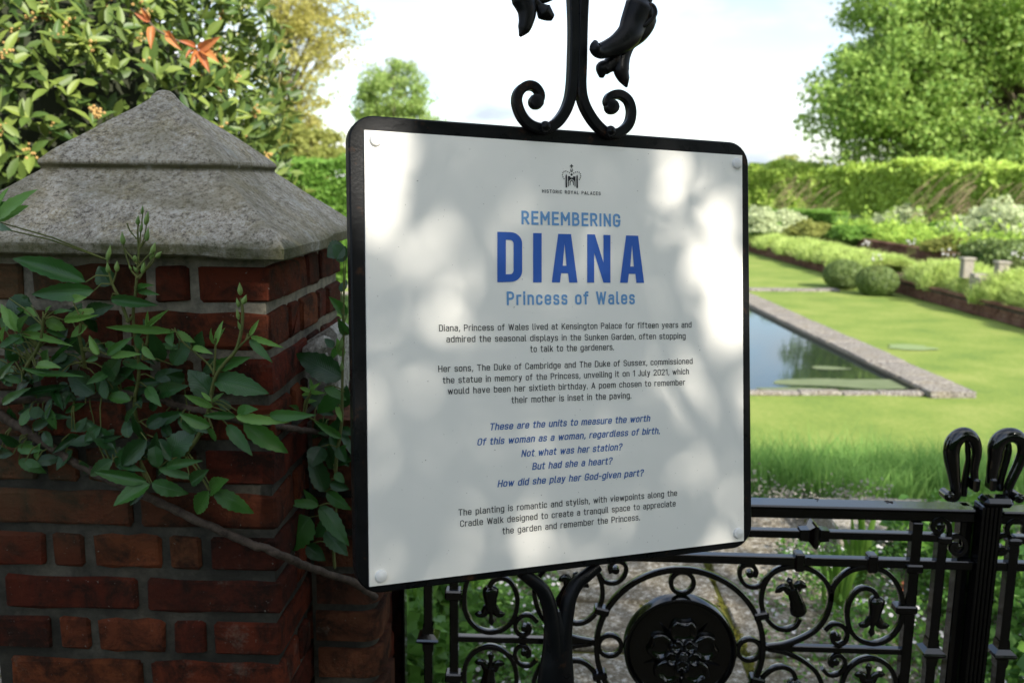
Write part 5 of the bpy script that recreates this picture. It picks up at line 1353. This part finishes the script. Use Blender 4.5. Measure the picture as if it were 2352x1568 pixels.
# meeting stile
part('meeting_stile', MB().box((XP0-.020, GY+.020, .03), (XP0+.004, GY+.05, ztop+.0), .002), PAINT, gate)
mb = MB(); n_ = 5; wdt = (XP1-XP0)*.86/n_
for i in range(n_): mb.box((XP0+.006+i*wdt, GY-.014-.0*i, .03), (XP0+.006+(i+1)*wdt-.0018, GY+.030, ztop+.012), .0025)
part('cover_strip', mb, PAINT, gate)
part('clip', MB().box((gx_(cD, 598, 780), GY-.022, gz_(cD, 740, 835)), (gx_(cD, 890, 780), GY+.024, gz_(cD, 740, 745)), .008), PAINT, gate)
def loop(P_, rad, root, name='loop', d=.02):
    pts = catmull([GW(*gq(cD(x, y)), d) for x, y in P_], 6); rr = np.interp(np.arange(len(pts))/6, range(len(rad)), rad)
    part(name, MB().tube(pts, [float(a) for a in rr], 12, (0, -1, 0)), PAINT, root, smooth=60)
def curl(x, y, root):
    x, z = gq(cD(x, y)); mb = MB()
    mb.tube([GW(x, z, -.002), GW(x, z, .0), GW(x, z, .028), GW(x, z, .030)], [.008, .0105, .0105, .008], 14)
    mb.tube([GW(x, z, -.008), GW(x, z, -.002)], [.003, .005], 8); part('curl', mb, PAINT, root, smooth=50)
loop([(300, 790), (365, 800), (395, 760), (388, 690), (372, 560), (352, 420), (350, 310), (385, 220), (465, 165), (545, 190), (592, 270), (600, 360), (585, 450), (575, 520), (578, 600)],
     [.005, .008, .010, .0105, .0125, .0155, .0165, .0165, .0155, .0135, .011, .0095, .0085, .008, .008], gate)
loop([(530, 230), (538, 340), (540, 430), (520, 560), (500, 680), (492, 790)], [.005, .006, .0055, .007, .0075, .007], gate, 'back_strand', .032)
curl(287, 748, gate)
part('block', MB().box((gx_(cD, 548, 600), GY+.006, gz_(cD, 580, 720)), (gx_(cD, 618, 600), GY+.036, gz_(cD, 580, 590)), .004), PAINT, gate)
loop([(745, 640), (752, 520), (775, 400), (785, 300), (825, 220), (900, 175), (985, 180), (1050, 240), (1060, 330), (1020, 450), (950, 600), (905, 720), (905, 790), (950, 815)],
     [.010, .0115, .0135, .0155, .016, .016, .015, .013, .0115, .0105, .010, .009, .008, .006], gate2)
loop([(945, 250), (940, 340), (915, 450), (885, 560), (862, 660), (860, 740)], [.005, .0085, .0085, .008, .008, .007], gate2, 'back_strand', .034)
curl(975, 765, gate2)
part('block', MB().box((gx_(cD, 712, 600), GY+.006, gz_(cD, 745, 712)), (gx_(cD, 786, 600), GY+.036, gz_(cD, 745, 585)), .004), PAINT, gate2)
# second leaf, mirrored layout
XE = XP1+(XP0-X0)
part('handrail', MB().box((XP1+.001, GY-.004, ztop-.010), (XE, GY+.046, ztop-.002), .003), PAINT, gate2)
part('top_rail', MB().box((XP1+.001, GY+.004, ztop-.032), (XE, GY+.036, ztop-.0105), .002), PAINT, gate2)
def rail_pt(x, y): p_ = onZ(*cE(x, y), ztop+.0004); return p_
mb = MB()
mb.tube([rail_pt(*p_) for p_ in ((548, 142), (575, 143), (566, 160))], .0009, 5)
mb.tube(catmull([rail_pt(*p_) for p_ in ((1088, 162), (1112, 158), (1130, 168), (1148, 176), (1150, 166), (1132, 164), (1112, 172), (1100, 166))], 4), .0009, 5)
part('paint_mark', mb, flat('bare_mark', (.03, .02, .015), .9), gate, kind='stuff')
XQ = gx_(cB, 1600, 1100)
part('rail', MB().box((XP1-.004, GY, z3-.0095), (XE, GY+.018, z3+.0095), .0015), PAINT, gate2); part('rail', MB().box((XQ, GY, z2-.0085), (XE, GY+.018, z2+.0085), .0015), PAINT, gate2)
part('rail', MB().box((XP1-.004, GY, zl-.0095), (XE, GY+.018, zl+.0095), .0015), PAINT, gate2); part('bottom_rail', MB().box((XP1, GY, .06), (XE, GY+.018, .085), .0015), PAINT, gate2)
stile(XQ, .0195, .085, z2+.004, gate2, name='bar', d0=-.004); stile(XQ+.085, .021, .085, ztop-.033, gate2); stile(XE-.01, .021, .03, ztop-.033, gate2)
for i in range(8): stile(XQ+.085+(XE-XQ-.1)*(i+1)/9, .014, .085, z3, gate2, name='bar', d0=0, d1=.016)
knop(XQ, gz_(cB, 1570, 1405), .0225, gate2)
strap([(1610, 880), (1648, 850), (1640, 790), (1600, 755), (1550, 760), (1522, 800), (1535, 845), (1575, 850), (1590, 825)], 'small_scroll', gate2, k=.9, conv=cB, halves=((0, 0),), endball=(1565, 825, .0085))
strap([(1630, 800), (1600, 745), (1600, 700), (1640, 670), (1690, 690), (1690, 740)], 'small_scroll', gate2, k=.9, conv=cB, halves=((0, 0),))
collar(gx_(cB, 1635, 780), gz_(cB, 1635, 785), .028, .013, gate2)

# ================================================================== CLIMBING ROSE
rose = thing('climbing_rose', (-.75, 1.33, 0), 'climbing rose with dark toothed leaves and green buds trained across the brick pier', 'plant')
def r2(x, y): return (x/2.613*.91875, (600+y/2.613)*.91875)
def r3(x, y): return (x/2.45*.91875, (1100+y/2.45)*.91875)
def r1(x, y): return (x/2.24*.91875, y/2.24*.91875)
RM = {}
for nm, mt in (('d', ROSE_D), ('m', ROSE_M), ('l', ROSE_L)):
    for i, (fo, cu_) in enumerate(((.16, .16), (.28, .05), (.08, .28))):
        me = leaf_mesh('leaf', 1, .5, fo, cu_, .07, 14, .72); me.materials.append(mt); RM[nm, i] = me
stempts = []
def stem(P_, r, mat, Y, name='cane', conv=r2, dY=None, seg=7):
    n = len(P_); ys = Y if isinstance(Y, (list, tuple)) else [Y]*n
    pts = catmull([onY(*conv(*p), y_) for p, y_ in zip(P_, ys)], 8); L = len(pts)
    if mat is STEMW:
        for q in pts: q += Vector((random.gauss(0, .0006), random.gauss(0, .0006), random.gauss(0, .0009)))
        rr = [r*(1+random.uniform(-.09, .09)+(.22 if random.random() < .05 else 0)) for i in range(L)]
    else: rr = [.8*r*(1.1-.45*i/L) for i in range(L)]
    part(name, MB().tube(pts, rr, seg), mat, rose, smooth=60); stempts.extend(pts)
def r23(P2_, P3_): return P2_
w1 = [r2(-60, 1100), r2(0, 1140), r2(200, 1260), r2(400, 1390), r3(430, 120), r3(560, 190), r3(900, 345), r3(1200, 490), r3(1500, 620), r3(1620, 660), r3(1750, 715), r3(2000, 815), r3(2170, 870), r3(2300, 960)]
stem(w1, .0070, STEMW, [1.38, 1.385, 1.388, 1.39, 1.39, 1.39, 1.392, 1.394, 1.398, 1.400, 1.415, 1.50, 1.57, 1.60], 'woody_cane', conv=lambda x, y: (x, y), seg=9)
w2 = [(-60, 1055), (0, 1055), (350, 1038), (700, 1005), (900, 1000), (1000, 1020), (1150, 1075), (1350, 1120), (1500, 1165), (1750, 1205), (1950, 1235), (2100, 1260), (2270, 1290)]
stem(w2, .0056, STEMW, [1.385]*8+[1.39, 1.42, 1.52, 1.58, 1.6], 'woody_cane', seg=9)
stem([(1750, 1210), (1900, 1140), (2020, 1160), (2150, 1240), (2200, 1260)], .003, STEMG, [1.44, 1.5, 1.54, 1.58, 1.58])
G = STEMG
stem([(920, 1310), (880, 1080), (905, 900), (905, 780), (880, 620), (870, 480), (885, 350), (895, 230), (900, 150)], .0036, G, [1.385, 1.375, 1.36, 1.35, 1.345, 1.34, 1.33, 1.325, 1.32])
stem([(835, 530), (790, 400), (740, 300), (710, 200), (700, 130)], .003, G, 1.335)
stem([(890, 250), (960, 190), (1010, 130)], .0018, G, 1.32); stem([(895, 240), (860, 200), (830, 120), (810, 60)], .0018, G, 1.32); stem([(735, 285), (755, 230), (762, 190)], .0018, G, 1.335)
stem([(905, 200), (905, 80), (900, -60), (905, -110)], .002, G, [1.32, 1.315, 1.31, 1.31]); stem([(905, 60), (940, 20), (965, -20)], .0015, G, 1.315)
stem([(830, 535), (865, 500)], .0034, G, 1.338)
stem([(135, 900), (190, 800), (235, 730), (268, 650), (280, 560), (285, 500)], .0040, G, [1.37, 1.35, 1.34, 1.33, 1.325, 1.32])
stem([(555, 830), (540, 730), (522, 640), (525, 560), (530, 520)], .0036, G, [1.37, 1.35, 1.34, 1.33, 1.33])
stem([(1200, 1410), (1290, 1290), (1345, 1170), (1370, 1080), (1390, 960), (1420, 870), (1480, 790), (1540, 720), (1575, 600), (1585, 480), (1575, 380)], .0042, G, [1.38, 1.37, 1.36, 1.35, 1.34, 1.33, 1.325, 1.32, 1.32, 1.32, 1.32])
stem([(1395, 880), (1405, 760), (1410, 640)], .0024, G, 1.33); stem([(1400, 870), (1350, 800), (1280, 740), (1200, 670), (1150, 600)], .0018, G, 1.33)
stem([(1540, 720), (1600, 660), (1640, 625)], .002, G, 1.32); stem([(930, 780), (965, 640), (965, 540)], .0028, G, 1.34)
stem([(2190, 1560), (2200, 1400), (2230, 1200), (2235, 1000), (2240, 800), (2245, 620)], .0038, G, [1.56, 1.55, 1.54, 1.53, 1.53, 1.53])
stem([(2050, 780), (2040, 600), (2060, 400), (2060, 260)], .0034, G, [1.56, 1.56, 1.56, 1.57], conv=r3)
stem([(600, 1500), (760, 1440), (900, 1400)], .002, G, 1.37)
def rleaf(b, t, w, tone, Y=1.33, conv=r2, pet=True):
    bx_, by_ = conv(*b); tx, ty = conv(*t); Yb = Y+random.uniform(-.006, .006); Yt = Yb+random.uniform(-.035, .02)
    p0, p1 = onY(bx_, by_, Yb), onY(tx, ty, Yt); d_ = p1-p0; L = d_.length
    sc_ = 2.613 if conv is r2 else 2.45
    wm = w/sc_*.91875/F*Y
    nr = Vector((random.uniform(-.35, .35), -1, random.uniform(.05, .75)))
    me = RM['dml'[tone], random.randint(0, 2)]
    o = orient(me, 'leaf', p0, d_, nr, L, rose, (wm/L/.5*.95, 1, .9))
    if pet and stempts:
        q = min(stempts, key=lambda s_: (s_-p0).length)
        if .004 < (q-p0).length < .16:
            m_ = p0.lerp(q, .5)+Vector((0, -.004, .006)); petm.tube([p0, m_, q], [.0009, .0011, .0014], 5)
petm = MB()
LV = [((560, 275), (75, 115), 150, 1), ((615, 330), (190, 355), 130, 1), ((470, 385), (540, 375), 60, 2), ((725, 295), (640, 170), 150, 0), ((900, 330), (1015, 350), 45, 1), ((890, 325), (1005, 293), 45, 1),
      ((725, 385), (1030, 425), 85, 1), ((570, 470), (725, 430), 110, 0), ((240, 500), (135, 430), 60, 2), ((300, 480), (325, 428), 30, 2), ((420, 520), (650, 440), 70, 2), ((420, 525), (640, 490), 50, 2),
      ((300, 520), (430, 590), 90, 2), ((570, 565), (440, 628), 75, 2), ((350, 480), (460, 455), 40, 1), ((130, 590), (-10, 415), 95, 2), ((130, 600), (60, 450), 70, 2), ((130, 600), (185, 490), 80, 1), ((290, 560), (150, 595), 60, 1),
      ((300, 580), (440, 640), 40, 1), ((130, 610), (460, 680), 60, 2), ((155, 665), (50, 620), 70, 1), ((0, 700), (155, 600), 60, 1), ((1150, 600), (660, 565), 62, 2), ((1150, 600), (1270, 670), 60, 2), ((1110, 610), (1125, 695), 75, 1),
      ((650, 750), (580, 620), 60, 2), ((700, 750), (845, 638), 62, 1), ((725, 760), (912, 740), 58, 2), ((640, 765), (560, 790), 40, 1), ((1060, 795), (985, 610), 110, 0), ((1130, 815), (1240, 640), 130, 0), ((1300, 740), (1310, 600), 110, 0),
      ((305, 805), (300, 720), 100, 1), ((345, 795), (510, 640), 35, 1), ((240, 820), (380, 822), 70, 2), ((380, 880), (130, 830), 45, 1), ((250, 868), (515, 880), 42, 1), ((140, 925), (-10, 880), 55, 1), ((460, 950), (20, 1025), 55, 0),
      ((620, 1000), (440, 850), 170, 0), ((640, 900), (800, 1060), 140, 0), ((690, 905), (770, 770), 130, 0), ((750, 930), (890, 830), 110, 0), ((1010, 905), (1185, 850), 95, 0), ((1020, 1000), (1210, 950), 110, 0),
      ((1395, 905), (1750, 995), 165, 1), ((1385, 1010), (1225, 850), 170, 0), ((1390, 830), (1635, 765), 95, 1), ((1640, 630), (1840, 700), 45, 2), ((1630, 650), (1770, 790), 62, 1), ((1410, 690), (1450, 525), 45, 2), ((1405, 680), (1370, 585), 35, 2),
      ((1410, 680), (1470, 570), 30, 2), ((1630, 625), (1690, 520), 34, 2), ((1390, 1090), (1200, 1010), 60, 2), ((1385, 1060), (1465, 995), 32, 2), ((1385, 1050), (1300, 985), 32, 2), ((1540, 1150), (1325, 1145), 62, 1), ((1540, 1150), (1865, 1195), 75, 2),
      ((1760, 1140), (2030, 1150), 85, 1), ((1590, 1195), (1885, 1392), 140, 1), ((1485, 1205), (1645, 1405), 95, 1), ((1375, 1215), (1165, 1130), 95, 1), ((1390, 1230), (1385, 1320), 100, 1), ((1550, 1115), (1660, 1100), 80, 1), ((1510, 1100), (1400, 1040), 70, 0),
      ((750, 1365), (560, 1190), 120, 0), ((760, 1480), (945, 1330), 150, 0), ((1030, 1490), (1010, 1270), 115, 0), ((1090, 1420), (1270, 1220), 180, 0), ((1090, 1475), (1300, 1440), 75, 1), ((890, 620), (960, 760), 70, 1), ((930, 700), (1000, 780), 60, 2),
      ((960, 560), (965, 460), 26, 2), ((975, 560), (1100, 455), 40, 2), ((60, 380), (250, 560), 170, 0), ((200, 420), (80, 360), 90, 0), ((960, 1220), (1120, 1130), 110, 0), ((840, 1290), (820, 1160), 90, 0), ((1440, 790), (1290, 880), 110, 0),
      ((1260, 700), (1370, 730), 50, 2), ((20, 660), (30, 560), 40, 2), ((0, 900), (60, 800), 60, 1)]
for b, t, w, tn in LV: rleaf(b, t, w, tn, Y=1.335 if tn else 1.365)
LV3 = [((900, 250), (570, 190), 95, 1), ((920, 270), (690, 400), 130, 1), ((930, 260), (1145, 335), 115, 1), ((970, 170), (1210, 240), 62, 1), ((970, 165), (930, -10), 105, 0), ((690, 120), (530, 225), 95, 0), ((900, 0), (740, 160), 140, 0),
       ((1280, 310), (1200, 455), 120, 1), ((1290, 310), (1395, 240), 120, 1), ((1310, 310), (1555, 455), 120, 1), ((1170, 260), (1275, 180), 95, 0), ((900, 290), (790, 400), 70, 0)]
for b, t, w, tn in LV3: rleaf(b, t, w, tn, Y=1.345, conv=r3)
LV4 = [((1990, 315), (1895, 60), 130, 0), ((1950, 400), (1745, 380), 70, 1), ((1950, 400), (1850, 305), 62, 1), ((1900, 470), (1740, 685), 230, 1), ((1960, 400), (2135, 640), 120, 1), ((2000, 315), (2140, 430), 95, 1), ((2020, 260), (2140, 300), 75, 0),
       ((2050, 200), (2110, 260), 60, 1), ((1990, 560), (2130, 700), 120, 0), ((1880, 640), (1990, 740), 110, 0), ((2060, 100), (2110, 30), 60, 1), ((2040, 480), (1930, 600), 120, 0)]
for b, t, w, tn in LV4: rleaf(b, t, w, tn, Y=1.555, conv=r3)
LV5 = [((2240, 900), (1925, 738), 190, 0), ((2250, 990), (2050, 1135), 125, 1), ((2265, 490), (2150, 370), 75, 1), ((2270, 620), (2210, 520), 70, 1), ((2250, 40), (2135, 110), 150, 0), ((2260, 130), (2180, 30), 120, 0), ((2040, 990), (2025, 900), 30, 2), ((2030, 985), (2095, 930), 32, 2),
       ((2030, 990), (2105, 1000), 34, 2), ((2030, 990), (1955, 960), 32, 2), ((2030, 1000), (1960, 1010), 30, 2), ((1990, 1050), (2060, 1050), 30, 2), ((2220, 700), (2150, 780), 60, 1), ((2120, 960), (2260, 1040), 70, 1), ((2230, 1290), (2050, 1180), 60, 1),
       ((2240, 760), (2200, 640), 60, 2), ((2200, 1080), (2230, 1180), 40, 2), ((2210, 1350), (2260, 1450), 90, 0), ((2100, 1350), (2030, 1480), 150, 0), ((2230, 340), (2260, 250), 60, 0), ((1950, 1110), (1890, 1080), 40, 1), ((2180, 700), (2120, 640), 60, 0)]
for b, t, w, tn in LV5: rleaf(b, t, w, tn, Y=1.54)
# shoot entering at the left edge over the cap
for b, t, w, tn in (((-20, 1230), (170, 1055), 95, 2), ((-20, 1240), (160, 1150), 80, 2), ((-30, 1210), (50, 1045), 60, 2), ((-30, 1270), (45, 1280), 60, 0), ((-40, 1180), (40, 1130), 70, 1)):
    (x0, y0), (x1, y1) = r1(*b), r1(*t); rleaf((x0/.91875*2.613, (y0/.91875-600)*2.613), (x1/.91875*2.613, (y1/.91875-600)*2.613), w, tn, Y=1.22)
stem([(-90, -30), (-60, -60), (-30, -80)], .003, G, 1.22)
for k in range(120):
    x, y = random.uniform(-20, 1250), random.uniform(430, 1480)
    if x > 1000 and y < 700 or (x > 700 and y < 560): continue
    a = random.uniform(0, 6.28); L_ = random.uniform(110, 210); rleaf((x, y), (x+L_*math.cos(a), y+L_*math.sin(a)*.8), random.uniform(50, 95), 0 if random.random() < .7 else 1, Y=random.uniform(1.36, 1.392), pet=True)
for k in range(16):
    x, y = random.uniform(2040, 2260), random.uniform(1050, 1500); a = random.uniform(0, 6.28); L_ = random.uniform(90, 170)
    rleaf((x, y), (x+L_*math.cos(a), y+L_*math.sin(a)), random.uniform(50, 100), 0, Y=random.uniform(1.565, 1.59))
part('petioles', petm, STEMG, rose, smooth=60, kind='stuff')
bm = MB(); K = [(0, .10), (.12, .32), (.35, .42), (.6, .30), (.85, .12), (1, .02)]
for h, r in K:
    for j in range(8): a = 2*math.pi*j/8; bm.v.append(Vector((r*.62*math.cos(a)*(1+.2*math.cos(2*a)), h, r*.62*math.sin(a))))
for i in range(5):
    for j in range(8): bm.f.append((i*8+j, i*8+(j+1) % 8, (i+1)*8+(j+1) % 8, (i+1)*8+j))
bme = bm.mesh('bud', smooth=60); bme.materials.append(BUD)
def bud(b, t, Y=1.32, conv=r2, fat=1.):
    p0, p1 = onY(*conv(*b), Y), onY(*conv(*t), Y-.004); o = orient(bme, 'bud', p0, p1-p0, Vector((random.uniform(-.4, .4), -1, 0)), (p1-p0).length*.92, rose, (fat*.72, 1, fat*.72))
for b, t, f_ in (((700, 135), (720, 30), .8), ((708, 215), (700, 140), 1.), ((762, 205), (765, 128), 1.1), ((895, 160), (880, 90), 1.1), ((900, 210), (865, 165), 1.2), ((935, 195), (940, 128), 1.), ((985, 130), (1005, 20), .8), ((1020, 120), (1060, 70), 1.), ((1570, 360), (1565, 268), .9), ((1585, 420), (1612, 350), 1.1),
                 ((1560, 440), (1545, 370), 1.), ((1560, 520), (1545, 440), .8), ((1575, 590), (1550, 520), .8), ((2225, 720), (2235, 620), .8), ((2235, 860), (2230, 780), .8)): bud(b, t, fat=f_, Y=1.53 if b[0] > 2000 else 1.32)
for b, t, f_ in (((795, 1200), (800, 1145), .8), ((770, 1260), (775, 1200), 1.), ((815, 1260), (832, 1175), .8), ((820, 1350), (832, 1265), .9), ((690, 1370), (683, 1290), 1.), ((850, 1420), (872, 1350), 1.), ((870, 1440), (910, 1405), .9), ((755, 1460), (748, 1425), 1.3), ((795, 1530), (808, 1460), .9), ((735, 1510), (720, 1480), 1.2),
                 ((610, 1440), (618, 1365), .8), ((785, 1300), (800, 1240), .7)): bud(b, t, Y=1.31, conv=r1, fat=f_)
stem([(830, -110), (850, -60), (900, 0)], .0014, G, 1.31)
for P_ in (([(775, 1450), (785, 1330), (800, 1190)]), ([(765, 1480), (735, 1440), (700, 1400), (690, 1365)]), ([(770, 1500), (820, 1440), (855, 1415)]), ([(775, 1400), (805, 1340), (820, 1260)]), ([(780, 1560), (840, 1470), (880, 1430)])):
    stem(P_, .0016, G, 1.312, conv=r1, seg=5)

# ================================================================== shade tree behind the viewer (its shadow falls on the gate and sign)
RR = Vector((SUN.y, -SUN.x, 0)).normalized(); RR = -RR if RR.x < 0 else RR
UU = SUN.cross(RR); UU = -UU if UU.z < 0 else UU
def ru(p): p = Vector(p); return p.dot(RR), p.dot(UU)
def sp_(px, py): u, v = s2(px, py); return ru(SW(u, v))
holes = []
for px, py, rx, ry, a_ in ((1650, 760, .050, .16, .98), (1650, 530, .040, .06, .96), (1560, 430, .05, .028, .9), (1685, 1000, .025, .11, .96), (1580, 640, .035, .05, .85), (1685, 620, .035, .06, .97),
                       (1510, 440, .03, .02, .9), (1210, 430, .022, .012, .8), (1130, 440, .02, .012, .8), (925, 475, .055, .035, .50), (1010, 540, .05, .04, .42), (900, 690, .055, .06, .42), (1060, 760, .05, .05, .38), (970, 900, .07, .07, .33), (1080, 620, .05, .03, .4), (1150, 1150, .12, .05, .3), (1340, 600, .02, .015, .4), (1330, 1310, .06, .008, .5), (1560, 1130, .03, .02, .3), (1600, 900, .02, .06, .6)):
    c_ = sp_(px, py); holes.append((c_[0], c_[1], rx, ry, a_))
for p, r, a_ in ((onY(650, 640, 1.42), .035, 1.), (onY(648, 850, 1.5), .05, .9), (onY(640, 1270, 1.42), .03, 1.), (Vector((.62, 3.2, 0)), .2, .8), (Vector((1.3, 3.6, .1)), .4, .9), (Vector((.1, 3.0, 0)), .2, .6), (Vector((2.0, 5.2, .4)), .35, 1.), (Vector((.9, 1.84, .95)), .12, .7), (Vector((1.6, 6.2, 0.)), .5, .8), (Vector((-.2, 3.4, .1)), .25, .8)):
    c_ = ru(p); holes.append((c_[0], c_[1], r, r, a_))
lo = [ru(p) for p in ((-1.3, 1.3, .2), (-1.0, 1.4, 1.8), (-.3, 1.2, 1.75), (.35, 1.4, 1.9), (1.1, 1.84, 1.3), (2.4, 1.8, .2), (3.5, 5.8, .3), (-1.2, 5.6, .45), (-1.2, 3., 0), (2.5, 3., 0), (4.2, 4., 0), (-1., 1.9, 1.76), (0, -1.6, 0), (-1.4, 0, 0), (1.6, 0, 0))]
u0, u1 = min(a for a, b in lo)-.1, max(a for a, b in lo)+.2; v0, v1 = min(b for a, b in lo)-.3, max(b for a, b in lo)+.06
n = int(4.0*(u1-u0)*(v1-v0)/.00087)
a = np.random.uniform(u0, u1, n); b = np.random.uniform(v0, v1, n)
dist = np.random.uniform(5.0, 9.5, n)
keep = np.ones(n)
aw = a+.030*np.sin(b*43+1)+.018*np.sin(b*97+a*60)+.012*np.sin(a*71); bw = b+.030*np.sin(a*39+2)+.018*np.sin(a*88-b*50)+.012*np.sin(b*67+1)
op_ = np.zeros(n)
for (hx, hy, rx, ry, am) in holes: op_ = np.maximum(op_, am*np.clip(1.2-(((aw-hx)/(rx+.012))**2+((bw-hy)/(ry+.012))**2)*.7, 0, 1))
keep = 1-op_
# looser towards the garden, so that sun falls in patches on the bank and the paving
far = np.clip((a-2.0)/.5, 0, 1)
patch = .5+.5*np.sin(a*6.1+1)*np.sin(b*7.3+.5+a*2)
keep *= 1-far*(.38+.55*patch)
ok = np.random.rand(n) < keep
a, b, dist = a[ok], b[ok], dist[ok]
P = a[:, None]*np.array(RR)+b[:, None]*np.array(UU)+dist[:, None]*np.array(SUN)
c0 = P.mean(0)
st = thing('shade_tree', (c0[0]+.6, c0[1]-.8, 0), 'leafy tree standing behind the viewer whose boughs shade the gate', 'tree')
cloud_obj('crown', P, .075, LEAF_NEAR, st, ORG[st.name], elong=1.6)
def sunpt(px, py, dd): u, v = s2(px, py); return SW(u, v)+SUN*dd
for P_, r_ in (([(1760, 395), (1650, 440), (1560, 500), (1450, 545), (1370, 570)], .007), ([(1600, 300), (1585, 400), (1560, 500)], .006), ([(1560, 500), (1620, 560), (1650, 660)], .005), ([(1440, 620), (1500, 760), (1560, 900), (1640, 1010), (1730, 1080)], .007),
               ([(1560, 500), (1490, 470), (1430, 400)], .004), ([(1500, 760), (1480, 850)], .004)):
    pts = catmull([sunpt(x, y, 3.6) for x, y in P_], 5); part('twig', MB().tube(pts, r_, 6), BARK, st)
part('trunk', limbs((c0[0]+.6, c0[1]-.8, 0), (c0[0]+.3, c0[1]-.5, c0[2]+.4), P, .16, 60), BARK, st, smooth=60)
